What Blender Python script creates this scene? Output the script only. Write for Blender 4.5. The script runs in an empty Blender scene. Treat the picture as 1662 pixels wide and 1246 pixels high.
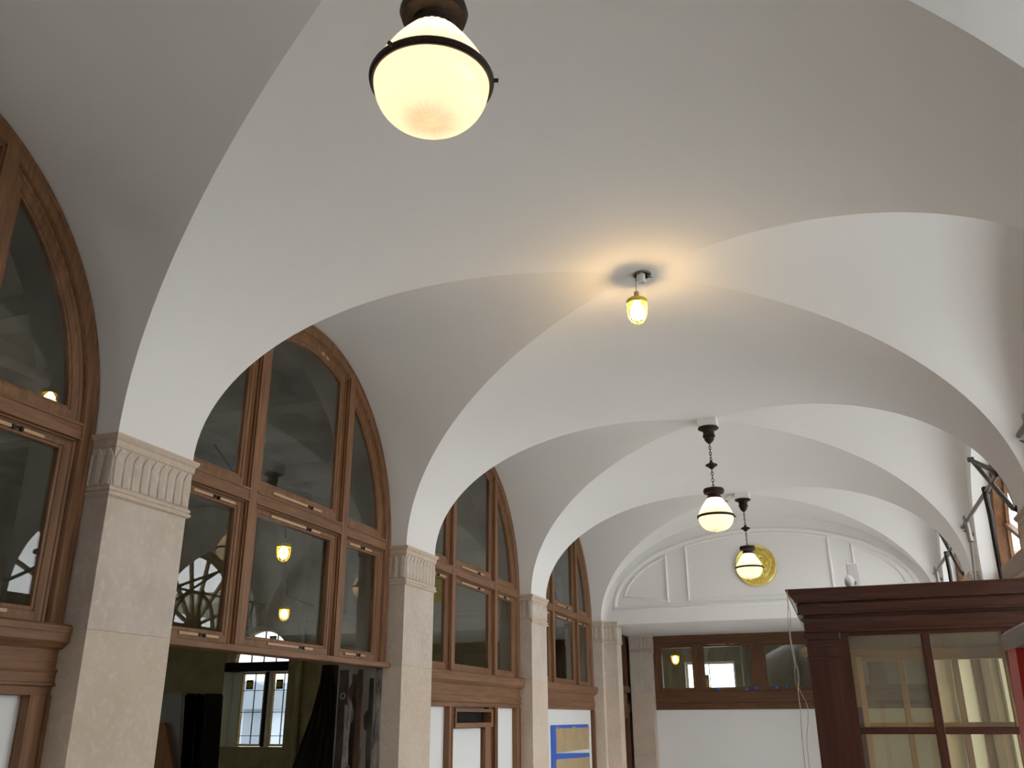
import bpy, math, random
from mathutils import Vector, Matrix
random.seed(7)
sc = bpy.context.scene
COL = sc.collection

# ------------------------------------------------------------------ camera, sky, exposure
cam_d = bpy.data.cameras.new('camera'); cam = bpy.data.objects.new('camera', cam_d); COL.objects.link(cam)
cam_d.sensor_width = 36; cam_d.lens = 31.0636; cam_d.clip_start = .02; cam_d.clip_end = 300
_R = Vector((0.9424062, 0.3344358, -0.0048132)); _U = Vector((0.1226765, -0.3322308, 0.9351862)); _F = Vector((-0.3111606, 0.8819158, 0.3541238))
cam.matrix_world = Matrix(((_R.x, _U.x, -_F.x, 0.878858), (_R.y, _U.y, -_F.y, -1.803014), (_R.z, _U.z, -_F.z, 2.0), (0, 0, 0, 1)))
sc.camera = cam
world = bpy.data.worlds.new('overcast_sky'); sc.world = world; world.use_nodes = True
_bg = world.node_tree.nodes['Background']; _bg.inputs['Color'].default_value = (0.965, 0.972, 0.985, 1); _bg.inputs['Strength'].default_value = 6.05
sc.view_settings.view_transform = 'Standard'; sc.view_settings.look = 'None'; sc.view_settings.gamma = 1
sc.view_settings.use_curve_mapping = False; sc.view_settings.exposure = 0.0
sc.cycles.transparent_max_bounces = 16; sc.cycles.max_bounces = 9; sc.cycles.diffuse_bounces = 6; sc.cycles.glossy_bounces = 3
sc.cycles.sample_clamp_indirect = 6; sc.cycles.adaptive_threshold = .02; sc.cycles.use_light_tree = False; sc.cycles.caustics_reflective = False; sc.cycles.caustics_refractive = False

# ------------------------------------------------------------------ dimensions of the hall (metres)
A, H, ZS, W, B, P = 2.108, 1.306, 3.227, 0.523, 1.2385, 3.0
ZF = -0.15                       # floor
XW = -2.25                       # plane of the timber windows on the left
XR = 2.175                       # plaster wall plane on the right
YT = 10.35                       # end wall with the arched panel
YE = 12.40                       # end screen

# ------------------------------------------------------------------ materials
def mat(name, base, rough=.6, metal=0, emis=None, estr=0, noise=None, bump=0, bscale=40, spec=None, coat=0):
    """noise = (scale xyz, colour 2, low, high) mixes a second colour in by a stretched noise"""
    m = bpy.data.materials.new(name); m.use_nodes = True; nt = m.node_tree; b = nt.nodes['Principled BSDF']
    b.inputs['Base Color'].default_value = (*base, 1); b.inputs['Roughness'].default_value = rough; b.inputs['Metallic'].default_value = metal
    if spec is not None: b.inputs['Specular IOR Level'].default_value = spec
    if coat: b.inputs['Coat Weight'].default_value = coat
    if emis: b.inputs['Emission Color'].default_value = (*emis, 1); b.inputs['Emission Strength'].default_value = estr
    L = nt.links.new
    if noise or bump:
        geo = nt.nodes.new('ShaderNodeNewGeometry')
    prev = None
    for ns in ([noise] if noise and not isinstance(noise, list) else (noise or [])):
        scl, c2, lo, hi = ns
        mp = nt.nodes.new('ShaderNodeMapping'); mp.inputs['Scale'].default_value = scl
        nz = nt.nodes.new('ShaderNodeTexNoise'); nz.inputs['Scale'].default_value = 1; nz.inputs['Detail'].default_value = 1.5 if max(scl) < 2.5 else 4; nz.inputs['Roughness'].default_value = .6
        rp = nt.nodes.new('ShaderNodeValToRGB'); rp.color_ramp.elements[0].position = lo; rp.color_ramp.elements[1].position = hi
        mx = nt.nodes.new('ShaderNodeMix'); mx.data_type = 'RGBA'
        L(geo.outputs['Position'], mp.inputs['Vector']); L(mp.outputs['Vector'], nz.inputs['Vector']); L(nz.outputs['Fac'], rp.inputs['Fac'])
        L(rp.outputs['Color'], mx.inputs[0]); mx.inputs[7].default_value = (*c2, 1)
        if prev is None: mx.inputs[6].default_value = (*base, 1)
        else: L(prev, mx.inputs[6])
        prev = mx.outputs[2]
    if prev is not None: L(prev, b.inputs['Base Color'])
    if bump:
        n2 = nt.nodes.new('ShaderNodeTexNoise'); n2.inputs['Scale'].default_value = bscale; n2.inputs['Detail'].default_value = 3
        bp = nt.nodes.new('ShaderNodeBump'); bp.inputs['Strength'].default_value = bump; bp.inputs['Distance'].default_value = .01
        L(geo.outputs['Position'], n2.inputs['Vector']); L(n2.outputs['Fac'], bp.inputs['Height']); L(bp.outputs['Normal'], b.inputs['Normal'])
    return m

def glass_mat(name, tint=(.93, .95, .93), boost=1.0, haze=0):
    m = bpy.data.materials.new(name); m.use_nodes = True; nt = m.node_tree; nt.nodes.clear()
    out = nt.nodes.new('ShaderNodeOutputMaterial'); tr = nt.nodes.new('ShaderNodeBsdfTransparent'); gl = nt.nodes.new('ShaderNodeBsdfGlossy')
    tr.inputs['Color'].default_value = (*tint, 1); gl.inputs['Roughness'].default_value = 0.0
    fr = nt.nodes.new('ShaderNodeFresnel'); mx = nt.nodes.new('ShaderNodeMixShader'); L = nt.links.new
    ge = nt.nodes.new('ShaderNodeNewGeometry'); mr = nt.nodes.new('ShaderNodeMapRange')     # both faces of a thin pane reflect alike
    mr.inputs['To Min'].default_value = 1.5; mr.inputs['To Max'].default_value = 1/1.5
    L(ge.outputs['Backfacing'], mr.inputs['Value']); L(mr.outputs['Result'], fr.inputs['IOR'])
    fac = fr.outputs['Fac']
    if boost != 1:
        mu = nt.nodes.new('ShaderNodeMath'); mu.operation = 'MULTIPLY'; mu.inputs[1].default_value = boost; mu.use_clamp = True; L(fac, mu.inputs[0]); fac = mu.outputs[0]
    L(fac, mx.inputs[0]); L(tr.outputs[0], mx.inputs[1]); L(gl.outputs[0], mx.inputs[2]); last = mx.outputs[0]
    if haze:
        df = nt.nodes.new('ShaderNodeBsdfDiffuse'); df.inputs['Color'].default_value = (.7, .68, .6, 1)
        m2 = nt.nodes.new('ShaderNodeMixShader'); m2.inputs[0].default_value = haze; L(last, m2.inputs[1]); L(df.outputs[0], m2.inputs[2]); last = m2.outputs[0]
    L(last, out.inputs[0]); return m

M = {}
M['plaster'] = mat('white_plaster', (.88, .877, .87), .75, noise=((1.3, 1.3, 1.3), (.87, .865, .855), .35, .7), spec=.25)
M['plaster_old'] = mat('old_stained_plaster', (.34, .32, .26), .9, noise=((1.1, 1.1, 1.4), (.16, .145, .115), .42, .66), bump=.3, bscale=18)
M['stone'] = mat('limestone', (0.640, 0.538, 0.442), .75, noise=[((3, 3, 3), (0.563, 0.461, 0.365), .35, .7), ((30, 30, 30), (0.704, 0.614, 0.512), .5, .8)], bump=.08, bscale=160, spec=.3)
M['stone_b'] = mat('limestone_pinkish', (0.678, 0.550, 0.454), .75, noise=[((4, 4, 4), (0.589, 0.486, 0.397), .35, .7), ((26, 26, 26), (0.730, 0.627, 0.538), .5, .8)], bump=.08, bscale=160, spec=.3)
M['stone_c'] = mat('limestone_grey', (0.614, 0.544, 0.474), .75, noise=[((5, 5, 4), (0.538, 0.461, 0.390), .35, .7), ((26, 26, 26), (0.691, 0.614, 0.538), .5, .8)], bump=.08, bscale=160, spec=.3)
def wood(name, c, d, axis, rough=.45, f=1.0):
    s = [55*f, 55*f, 55*f]; s[axis] = 3.2
    s2 = [14*f, 14*f, 14*f]; s2[axis] = 1.1
    d2 = tuple((c[i]*.45+d[i]*.55) for i in range(3))
    return mat(name, c, rough, noise=[(tuple(s2), d2, .35, .7), (tuple(s), d, .42, .78)], bump=.05, bscale=90, spec=.35)
OC, OD = (.268, .136, .066), (.118, .054, .026)
M['oak_z'] = wood('stripped_oak_upright', OC, OD, 2); M['oak_y'] = wood('stripped_oak_rail', OC, OD, 1); M['oak_x'] = wood('stripped_oak_cross', OC, OD, 0)
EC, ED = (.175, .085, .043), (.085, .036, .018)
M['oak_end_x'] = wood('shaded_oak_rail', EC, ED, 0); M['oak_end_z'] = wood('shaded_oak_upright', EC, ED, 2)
DC, DD = (.070, .026, .015), (.032, .010, .006)
M['dark_x'] = wood('dark_varnished_oak_rail', DC, DD, 0, .3); M['dark_z'] = wood('dark_varnished_oak_upright', DC, DD, 2, .3)
M['lit_gold_oak_x'] = wood('golden_lit_oak_rail', (.45, .27, .09), (.27, .14, .04), 0); M['lit_gold_oak_z'] = wood('golden_lit_oak_upright', (.45, .27, .09), (.27, .14, .04), 2)  # golden tone holds both the varnish and the light inside the vestibule
M['pine'] = wood('raw_pine', (.62, .43, .26), (.5, .32, .18), 1, .6); M['pine_z'] = wood('raw_pine_upright', (.62, .40, .22), (.5, .30, .15), 2, .6)
M['plywood'] = wood('plywood', (.34, .17, .075), (.22, .10, .045), 2, .7, .5)
M['iron'] = mat('black_iron', (.02, .019, .018), .5, .6)
M['steel'] = mat('grey_painted_steel', (.24, .225, .20), .45, .5)
M['bronze'] = mat('dark_bronze', (.022, .015, .012), .5, .6, noise=((60, 60, 60), (.042, .028, .02), .4, .7))
M['glass'] = glass_mat('window_glass'); M['glass_clear'] = glass_mat('daylight_glass', (.97, .98, .98)); M['glass_lead'] = glass_mat('dimmed_leaded_glass', (.62, .64, .65)); M['glass_old'] = glass_mat('old_cabinet_glass', (.90, .88, .78), 1.0, .06)  # leaded glass is tinted to dim the overbright daylight behind it
M['white'] = mat('white_board', (.78, .80, .80), .5)
M['white_hw'] = mat('white_plastic', (.90, .90, .92), .4)
M['gold'] = mat('gold_leaf', (1.0, .84, .24), .28, .9, bump=.8, bscale=70)
M['gold_p'] = mat('gold_leaf_plain', (1.0, .85, .28), .25, .9)
M['kraft'] = mat('kraft_paper', (.44, .33, .19), .8, noise=((6, 6, 6), (.38, .28, .155), .4, .7), bump=.35, bscale=9)
M['blue'] = mat('blue_tape', (.035, .12, .52), .6)
M['brick'] = mat('painted_brick', (.37, .335, .18), .85, noise=((4, 4, 4), (.28, .25, .135), .4, .7), bump=.35, bscale=45)
M['brick2'] = mat('painted_brick_pale', (.50, .47, .36), .85, noise=((4, 4, 4), (.42, .39, .29), .4, .7), bump=.3, bscale=45)
M['mortar'] = mat('painted_mortar', (.22, .20, .105), .95)
M['floor'] = mat('pale_floor', (.80, .78, .75), .7, noise=((2, 2, 2), (.76, .74, .71), .4, .7))
M['black'] = mat('black_plastic_and_dark_gaps', (.008, .008, .009), .55, spec=.15)  # also put where holes and gaps are dark with shade
M['grey_board'] = mat('grey_board', (.26, .25, .245), .7)
M['tar'] = mat('dark_brown_tarp', (.016, .010, .007), .9)
M['red'] = mat('red_fibreglass', (.55, .035, .02), .42, noise=((9, 9, 9), (.42, .025, .016), .4, .7))
M['ladder_grey'] = mat('ladder_cap_grey', (.27, .22, .20), .55)
M['alu'] = mat('aluminium', (.6, .6, .6), .35, .9)
M['wire'] = mat('grey_wire', (.30, .26, .23), .6)
M['lime'] = mat('yellow_plastic', (.75, .62, .03), .4)
M['rust'] = mat('peeling_dark_plaster', (.07, .06, .05), .9, noise=((5, 5, 2.2), (.02, .017, .014), .45, .6), bump=.5, bscale=30)
M['rust2'] = mat('rusty_brown_metal', (.11, .06, .035), .8, noise=((8, 8, 2), (.03, .016, .011), .4, .65), bump=.4, bscale=40)
M['pale_rough'] = mat('pale_rough_plaster', (.38, .35, .32), .9, noise=((14, 14, 3.5), (.05, .043, .037), .4, .65), bump=.5, bscale=26)
M['lead'] = mat('lead_came', (.10, .10, .11), .6, .4)
M['amber_frame'] = mat('honey_wood_frame', (.62, .47, .24), .5)
M['pale_sash'] = mat('pale_green_paint', (.62, .66, .58), .6)
M['amber'] = mat('amber_glass', (.50, .44, .03), .3); M['smoke_glass'] = mat('dark_stained_glass', (.05, .045, .02), .3)
M['facade'] = mat('pale_blue_facade', (.50, .56, .62), .8); M['roofslate'] = mat('slate', (.24, .28, .33), .7)
M['ground'] = mat('pavement', (.66, .67, .65), .9)

def globe_mat(name, e1, e2, s):
    """holophane glass: glows by itself, a little stronger round the bulb, and lets the bulb inside light its ribs"""
    m = bpy.data.materials.new(name); m.use_nodes = True; nt = m.node_tree; nt.nodes.clear(); L = nt.links.new
    out = nt.nodes.new('ShaderNodeOutputMaterial'); em = nt.nodes.new('ShaderNodeEmission'); tl = nt.nodes.new('ShaderNodeBsdfTranslucent'); gl = nt.nodes.new('ShaderNodeBsdfGlossy')
    tl.inputs['Color'].default_value = (.95, .86, .72, 1); gl.inputs['Roughness'].default_value = .15; gl.inputs['Color'].default_value = (.05, .05, .05, 1)
    em.inputs['Color'].default_value = (*e1, 1); em.inputs['Strength'].default_value = s
    a1 = nt.nodes.new('ShaderNodeAddShader'); a2 = nt.nodes.new('ShaderNodeAddShader')
    L(em.outputs[0], a1.inputs[0]); L(tl.outputs[0], a1.inputs[1]); L(a1.outputs[0], a2.inputs[0]); L(gl.outputs[0], a2.inputs[1]); L(a2.outputs[0], out.inputs[0])
    m.cycles.emission_sampling = 'NONE'
    return m
M['globe'] = globe_mat('lit_ribbed_glass', (1.0, .68, .45), None, .25)
M['bulb'] = mat('lit_bulb', (1, .9, .7), .4, emis=(1, .80, .50), estr=11)
M['bulb_bare'] = mat('lit_bare_bulb', (1, .9, .7), .4, emis=(1, .64, .28), estr=125)
M['bulb_far'] = mat('lit_amber_bulb', (1, .8, .4), .4, emis=(1, .60, .16), estr=16)

# ------------------------------------------------------------------ mesh builder
class MB:
    def __init__(s): s.v = []; s.f = []
    def add(s, verts, faces):
        o = len(s.v); s.v += [tuple(p) for p in verts]; s.f += [tuple(i+o for i in f) for f in faces]; return s
    def box(s, x0, x1, y0, y1, z0, z1):
        x0, x1 = min(x0, x1), max(x0, x1); y0, y1 = min(y0, y1), max(y0, y1); z0, z1 = min(z0, z1), max(z0, z1)
        return s.add([(x0,y0,z0),(x1,y0,z0),(x1,y1,z0),(x0,y1,z0),(x0,y0,z1),(x1,y0,z1),(x1,y1,z1),(x0,y1,z1)],
                     [(0,3,2,1),(4,5,6,7),(0,1,5,4),(1,2,6,5),(2,3,7,6),(3,0,4,7)])
    def bbox(s, x0, x1, y0, y1, z0, z1, b=.004):
        """box with chamfered edges"""
        x0, x1 = min(x0, x1), max(x0, x1); y0, y1 = min(y0, y1), max(y0, y1); z0, z1 = min(z0, z1), max(z0, z1)
        V = []; idx = {}
        for i, (x, sx) in enumerate(((x0, 1), (x1, -1))):
            for j, (y, sy) in enumerate(((y0, 1), (y1, -1))):
                for k, (z, sz) in enumerate(((z0, 1), (z1, -1))):
                    for a, p in enumerate(((x, y+sy*b, z+sz*b), (x+sx*b, y, z+sz*b), (x+sx*b, y+sy*b, z))):
                        idx[i,j,k,a] = len(V); V.append(p)
        I = lambda *t: idx[t]
        F = []
        for i in (0, 1): F.append([I(i,0,0,0), I(i,1,0,0), I(i,1,1,0), I(i,0,1,0)])
        for j in (0, 1): F.append([I(0,j,0,1), I(1,j,0,1), I(1,j,1,1), I(0,j,1,1)])
        for k in (0, 1): F.append([I(0,0,k,2), I(1,0,k,2), I(1,1,k,2), I(0,1,k,2)])
        for i in (0, 1):
            for j in (0, 1): F.append([I(i,j,0,0), I(i,j,1,0), I(i,j,1,1), I(i,j,0,1)])
            for k in (0, 1): F.append([I(i,0,k,0), I(i,1,k,0), I(i,1,k,2), I(i,0,k,2)])
        for j in (0, 1):
            for k in (0, 1): F.append([I(0,j,k,1), I(1,j,k,1), I(1,j,k,2), I(0,j,k,2)])
        for i in (0, 1):
            for j in (0, 1):
                for k in (0, 1): F.append([I(i,j,k,0), I(i,j,k,1), I(i,j,k,2)])
        cx, cy, cz = (x0+x1)/2, (y0+y1)/2, (z0+z1)/2
        G = []
        for f in F:
            p = [Vector(V[q]) for q in f]; n = (p[1]-p[0]).cross(p[2]-p[0]); c = sum(p, Vector())/len(p)-Vector((cx, cy, cz))
            G.append(f if n.dot(c) > 0 else f[::-1])
        return s.add(V, G)
    def loft(s, loops, closed=True, cap=False, cyc=False):
        n = len(loops[0]); vs = [p for l in loops for p in l]; fs = []
        m = len(loops)
        for a in range(m if cyc else m-1):
            a2 = (a+1) % m
            for i in range(n if closed else n-1):
                j = (i+1) % n; fs.append((a*n+i, a*n+j, a2*n+j, a2*n+i))
        if cap: fs.append(tuple(range(n))[::-1]); fs.append(tuple(range((m-1)*n, m*n)))
        return s.add(vs, fs)
    def prism(s, poly, ax, a0, a1):
        """polygon in the plane across axis ax, extruded from a0 to a1"""
        def pt(p, a):
            return {'x': (a, p[0], p[1]), 'y': (p[0], a, p[1]), 'z': (p[0], p[1], a)}[ax]
        return s.loft([[pt(p, a0) for p in poly], [pt(p, a1) for p in poly]], cap=True)
    def tube(s, pts, r, n=8, cap=True):
        pts = [Vector(p) for p in pts]; loops = []; rr = r if isinstance(r, (list, tuple)) else [r]*len(pts)
        up = Vector((0, 0, 1)); prev = None
        for i, p in enumerate(pts):
            d = (pts[min(i+1, len(pts)-1)]-pts[max(i-1, 0)]).normalized()
            if prev is None:
                u = d.cross(up if abs(d.z) < .95 else Vector((1, 0, 0))).normalized()
            else:
                u = (prev-d*prev.dot(d)).normalized()
            prev = u; w = d.cross(u)
            loops.append([tuple(p+u*rr[i]*math.cos(2*math.pi*k/n)+w*rr[i]*math.sin(2*math.pi*k/n)) for k in range(n)])
        return s.loft(loops, cap=cap)
    def bar(s, p, q, w, t, up=(1, 0, 0)):
        """flat bar from p to q, width w across, thickness t along up"""
        p, q = Vector(p), Vector(q); d = (q-p).normalized(); up = Vector(up); u = (up-d*up.dot(d)).normalized(); v = d.cross(u)
        return s.loft([[tuple(c+v*a*w/2+u*b*t/2) for a, b in ((-1,-1),(1,-1),(1,1),(-1,1))] for c in (p, q)], cap=True)
    def lathe(s, prof, c=(0, 0, 0), n=32, rib=0, nrib=0):
        loops = []
        for r, z in prof:
            loops.append([(c[0]+(r*(1+rib*math.cos(nrib*2*math.pi*k/n)))*math.cos(2*math.pi*k/n), c[1]+(r*(1+rib*math.cos(nrib*2*math.pi*k/n)))*math.sin(2*math.pi*k/n), c[2]+z) for k in range(n)])
        return s.loft(loops[::-1] if prof[0][1] > prof[-1][1] else loops, cap=True)
    def torus(s, c, R, r, n=32, m=8, ax='z', sq=None):
        loops = []
        for i in range(n):
            a = 2*math.pi*i/n; lp = []
            for j in range(m):
                b = 2*math.pi*j/m; rr = R+r*math.cos(b); h = r*math.sin(b)
                p = {'z': (rr*math.cos(a), rr*math.sin(a), h), 'y': (rr*math.cos(a), h, rr*math.sin(a)), 'x': (h, rr*math.cos(a), rr*math.sin(a))}[ax]
                lp.append((c[0]+p[0], c[1]+p[1], c[2]+p[2]))
            loops.append(lp)
        return s.loft(loops, cyc=True)
    def mesh(s, name, off=(0, 0, 0)):
        me = bpy.data.meshes.new(name); me.from_pydata([(v[0]-off[0], v[1]-off[1], v[2]-off[2]) for v in s.v], [], s.f); me.update(); return me
    def build(s, name, m, parent=None, smooth=False):
        o0 = world_loc(parent) if parent is not None else (0, 0, 0)
        me = s.mesh(name, o0); me.materials.append(M[m] if isinstance(m, str) else m)
        fix_normals(me)
        if smooth: me.shade_smooth(); me.set_sharp_from_angle(angle=math.radians(smooth if smooth is not True else 35))
        o = bpy.data.objects.new(name, me); COL.objects.link(o)
        if parent is not None: o.parent = parent
        return o
import bmesh
def fix_normals(me):
    bm = bmesh.new(); bm.from_mesh(me); bmesh.ops.recalc_face_normals(bm, faces=bm.faces); bm.to_mesh(me); bm.free()
def world_loc(o):
    v = Vector((0, 0, 0))
    while o is not None: v += o.location; o = o.parent
    return tuple(v)
def tag(o, label=None, cat=None, group=None, kind=None):
    if label: o['label'] = label
    if cat: o['category'] = cat
    if group: o['group'] = group
    if kind: o['kind'] = kind
    return o
def thing(name, label, cat, loc=(0, 0, 0), group=None, kind=None):
    o = bpy.data.objects.new(name, None); COL.objects.link(o); o.location = loc; o.empty_display_size = .1
    return tag(o, label, cat, group, kind)
def copy_tree(o, parent=None, skip=()):
    c = o.copy(); COL.objects.link(c)
    if parent is not None: c.parent = parent; c.matrix_parent_inverse = Matrix()
    for ch in o.children:
        copy_tree(ch, c)
    return c
def inst(me, name, loc, parent):
    """another object on shared mesh data; loc is in world axes"""
    o = bpy.data.objects.new(name, me); COL.objects.link(o); o.parent = parent
    w = world_loc(parent); o.location = (loc[0]-w[0], loc[1]-w[1], loc[2]-w[2]); return o

def ell(d, n=40, t0=0, t1=math.pi, zb=None, b=B, h=H, zs=ZS, yc=0):
    """half ellipse inset by d, from +y round to -y, with legs down to zb"""
    p = [(yc+(b-d)*math.cos(t0+(t1-t0)*i/n), zs+(h-d)*math.sin(t0+(t1-t0)*i/n)) for i in range(n+1)]
    if zb is not None: p = [(p[0][0], zb)]+p+[(p[-1][0], zb)]
    return p
def ellz(y, d, b=B, h=H, zs=ZS):
    u = min(1, abs(y)/(b-d)); return zs+(h-d)*math.sqrt(max(0, 1-u*u))

# ------------------------------------------------------------------ vault
N = 36
def vault():
    mb = MB()
    U = [math.sin(math.pi/2*i/N) for i in range(N+1)]
    hz = lambda u: ZS+H*math.sqrt(max(0, 1-u*u))
    def grid(fn, nu, ns):
        vs = [fn(i, j) for i in range(nu+1) for j in range(ns+1)]
        fs = [(i*(ns+1)+j, (i+1)*(ns+1)+j, (i+1)*(ns+1)+j+1, i*(ns+1)+j+1) for i in range(nu) for j in range(ns)]
        mb.add(vs, fs)
    for bay in range(-2, 4):
        yc = bay*P
        for sx in (-1, 1):
            for sy in (-1, 1):
                grid(lambda i, j: (sx*A*U[i], yc+sy*B*(U[i]+(1-U[i])*j/6), hz(U[i])), N, 6)
                xw = 2.31 if sx < 0 else 2.20
                grid(lambda i, j: (sx*(A*U[i]+(xw-A*U[i])*j/8), yc+sy*B*U[i], hz(U[i])), N, 8)
    T = [-math.pi/2+math.pi*i/(2*N) for i in range(2*N+1)]
    for k in range(-3, 4):
        y0 = k*P+B; y1 = y0+W
        if k == 3: y1 = YT+.02
        if k == -3: y0 = y1-.35
        grid(lambda i, j: (A*math.sin(T[i]), y0+(y1-y0)*j/2, ZS+H*math.cos(T[i])), 2*N, 2)
    me = mb.mesh('ceiling'); me.materials.append(M['plaster'])
    bm = bmesh.new(); bm.from_mesh(me)
    for f in bm.faces:
        if f.normal.z > 0 or (abs(f.normal.z) < 1e-5 and f.calc_center_median().dot(f.normal) > 0): f.normal_flip()
    bm.to_mesh(me); bm.free(); me.shade_smooth()
    o = bpy.data.objects.new('ceiling', me); COL.objects.link(o)
    tag(o, 'white plaster groin vault running the length of the hall', 'ceiling', kind='structure')
vault()

# ------------------------------------------------------------------ floor and walls
def struct(mb, name, m, label, cat, smooth=False):
    return tag(mb.build(name, m, smooth=smooth), label, cat, kind='structure')
struct(MB().box(-9.5, 2.62, -8, 16, ZF-.2, ZF), 'floor', 'floor', 'pale floor running under the hall and the rooms beside it', 'floor')
struct(MB().box(-60, 60, -60, 70, ZF-.5, ZF-.25), 'ground', 'ground', 'grey paving outside the building', 'ground')

def arch_wall(mb, x0, x1, yc, b, zs, h, zb, y0, y1, z0, z1, n=40):
    """wall slab between x0 and x1 over y0..y1, z0..z1 with an arched opening (sill zb)"""
    pts = [(yc-b, zb)]+[(yc-b*math.cos(math.pi*i/n), zs+h*math.sin(math.pi*i/n)) for i in range(n+1)]+[(yc+b, zb)]
    for x in (x0, x1):
        vs = []; fs = []
        for (y, z) in pts[1:-1]: vs += [(x, y, z), (x, y, z1)]
        for i in range(n): fs.append((2*i, 2*i+2, 2*i+3, 2*i+1))
        mb.add(vs, fs)
        mb.add([(x, y0, z0), (x, yc-b, z0), (x, yc-b, z1), (x, y0, z1)], [(0, 1, 2, 3)])
        mb.add([(x, yc+b, z0), (x, y1, z0), (x, y1, z1), (x, yc+b, z1)], [(0, 1, 2, 3)])
        if zb > z0: mb.add([(x, yc-b, z0), (x, yc+b, z0), (x, yc+b, zb), (x, yc-b, zb)], [(0, 1, 2, 3)])
    mb.loft([[(x, y, z) for y, z in pts] for x in (x0, x1)], closed=(zb > z0))
    return mb

# left wall: thick masonry behind the timber windows (arched openings seen through the glass)
mb = MB()
for bay in range(0, 4):
    yc = bay*P
    if bay == 1: arch_wall(mb, -2.315, -2.62, yc, B-.01, ZS, H-.01, ZF, yc-P/2, yc+P/2, ZF, 5.2)
    else: arch_wall(mb, -2.315, -2.62, yc, B-.01, ZS, H-.01, 2.1, yc-P/2, yc+P/2, ZF, 5.2)
mb.box(-2.315, -2.62, 3*P+P/2, YT+2.4, ZF, 5.2)
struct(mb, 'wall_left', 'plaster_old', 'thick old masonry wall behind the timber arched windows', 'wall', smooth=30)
struct(MB().box(-2.26, -2.62, -7.8, -P/2, ZF, 5.2), 'wall_left_rear', 'plaster', 'white blank wall in the near bays', 'wall')
mb = MB()
mb.box(XR, XR+.26, -7.8, -1.5*P, ZF, 5.2)
for bay in range(-1, 4):
    yc = bay*P; arch_wall(mb, XR, XR+.26, yc, 1.13, 3.20, 1.05, (.7 if bay >= 1 else 3.06), yc-P/2, yc+P/2, ZF, 5.2)
mb.box(XR, XR+.26, 3*P+P/2, YE+.3, ZF, 5.2)
struct(mb, 'wall_right', 'plaster', 'white plaster wall with deep arched window recesses', 'wall', smooth=30)
struct(MB().box(-2.6, 2.6, -8.0, -7.75, ZF, 5.2), 'wall_rear', 'plaster', 'white wall closing the near end of the hall', 'wall')

# end wall with blind arch panel over a beam
mb = MB()
T = [(-A*math.cos(math.pi*i/60), ZS+H*math.sin(math.pi*i/60)) for i in range(61)]
mb.add([(x, YT, z) for x, z in [(-A-.1, 3.19), (A+.1, 3.19), (A+.1, ZS)]+T[::-1]+[(-A-.1, ZS)]], [tuple(range(65))])
mb.box(-2.62, 2.62, YT+.005, YT+.30, 3.19, 5.2)
tymp = struct(mb, 'wall_end', 'plaster', 'white arched end wall panel above the flat beam, gold roundel on it', 'wall')
def mould(pts, w, d, closed=True):
    """raised moulding along a polyline in the end wall plane: rounded section"""
    n = len(pts); loops = []; sec = [(-.5, 0), (-.42, .55), (-.2, .95), (.15, 1), (.38, .6), (.5, 0)]
    for i in range(n):
        if closed: a, c = pts[i-1], pts[(i+1) % n]
        else: a, c = pts[max(i-1, 0)], pts[min(i+1, n-1)]
        p = pts[i]
        d1 = Vector((p[0]-a[0], p[1]-a[1])); d2 = Vector((c[0]-p[0], c[1]-p[1]))
        if d1.length < 1e-6: d1 = d2
        if d2.length < 1e-6: d2 = d1
        d1.normalize(); d2.normalize(); n1 = Vector((-d1.y, d1.x)); n2 = Vector((-d2.y, d2.x)); nn = (n1+n2); nn.normalize(); k = 1/max(.35, nn.dot(n1))
        loops.append([(p[0]+nn.x*s*w*k, YT-t*d, p[1]+nn.y*s*w*k) for s, t in sec])
    return MB().loft(loops, closed=False, cyc=closed)
def arcx(a, h, zb, t0, t1, n=30): return [(a*math.cos(t0+(t1-t0)*i/n), zb+h*math.sin(t0+(t1-t0)*i/n)) for i in range(n+1)]
am, hm = 1.93, 4.345-3.40
mould(arcx(am, hm, 3.40, 0, math.pi, 60), .065, .035).build('arch_moulding', 'plaster', tymp, smooth=50)
def zin(x, a, h, zb): return zb+h*math.sqrt(max(0, 1-(x/a)**2))
for s in (-1, 1):
    pp = [(x, zin(x, 1.80, .80, 3.47)) for x in [1.20+(1.79-1.20)*i/16 for i in range(17)]]+[(1.20, 3.47)]
    pp = [(s*x, z) for x, z in pp]
    mould(pp, .035, .022).build('panel_moulding', 'plaster', tymp, smooth=50)
pp = [(x, zin(x, 1.80, .83, 3.47)) for x in [-.92+1.84*i/30 for i in range(31)]]+[(.92, 3.47), (-.92, 3.47)]
mould(pp, .035, .022).build('panel_moulding', 'plaster', tymp, smooth=50)

# flat soffit and low room beyond the beam
struct(MB().box(-2.62, 2.62, YT+.30, YE+.35, 3.19, 3.30), 'ceiling_recess', 'plaster', 'flat white soffit beyond the beam at the end of the hall', 'ceiling')

# ------------------------------------------------------------------ stone piers
leaf = MB()
def leaf_prof(n=7):
    w, z0, z1 = .0282, 2.992, 3.162
    pts = [(-w*.80, z0), (-w*.95, z0+.05), (-w, z0+.10), (-w*.95, z0+.125), (-w*.62, z0+.148), (-w*.2, z1-.006), (0, z1)]
    return pts+[(-a, b) for a, b in pts[-2::-1]]
lp = leaf_prof(); cz = 3.08
fr = [(-.022, a, b) for a, b in lp]; md = [(-.014, a*1.0, b) for a, b in lp]; ins = [(-.011, a*.84, cz+(b-cz)*.95) for a, b in lp]; rid = [(-.008, a*.10, cz+(b-cz)*.8) for a, b in lp]
leaf.loft([fr, md, ins, rid], cap=True)
leaf_me = leaf.mesh('leaf'); fix_normals(leaf_me); leaf_me.materials.append(M['stone_c'])
eye = MB().lathe([(.0001, -.002), (.0085, .0), (.006, .006), (.0001, .008)], n=8)
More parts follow.
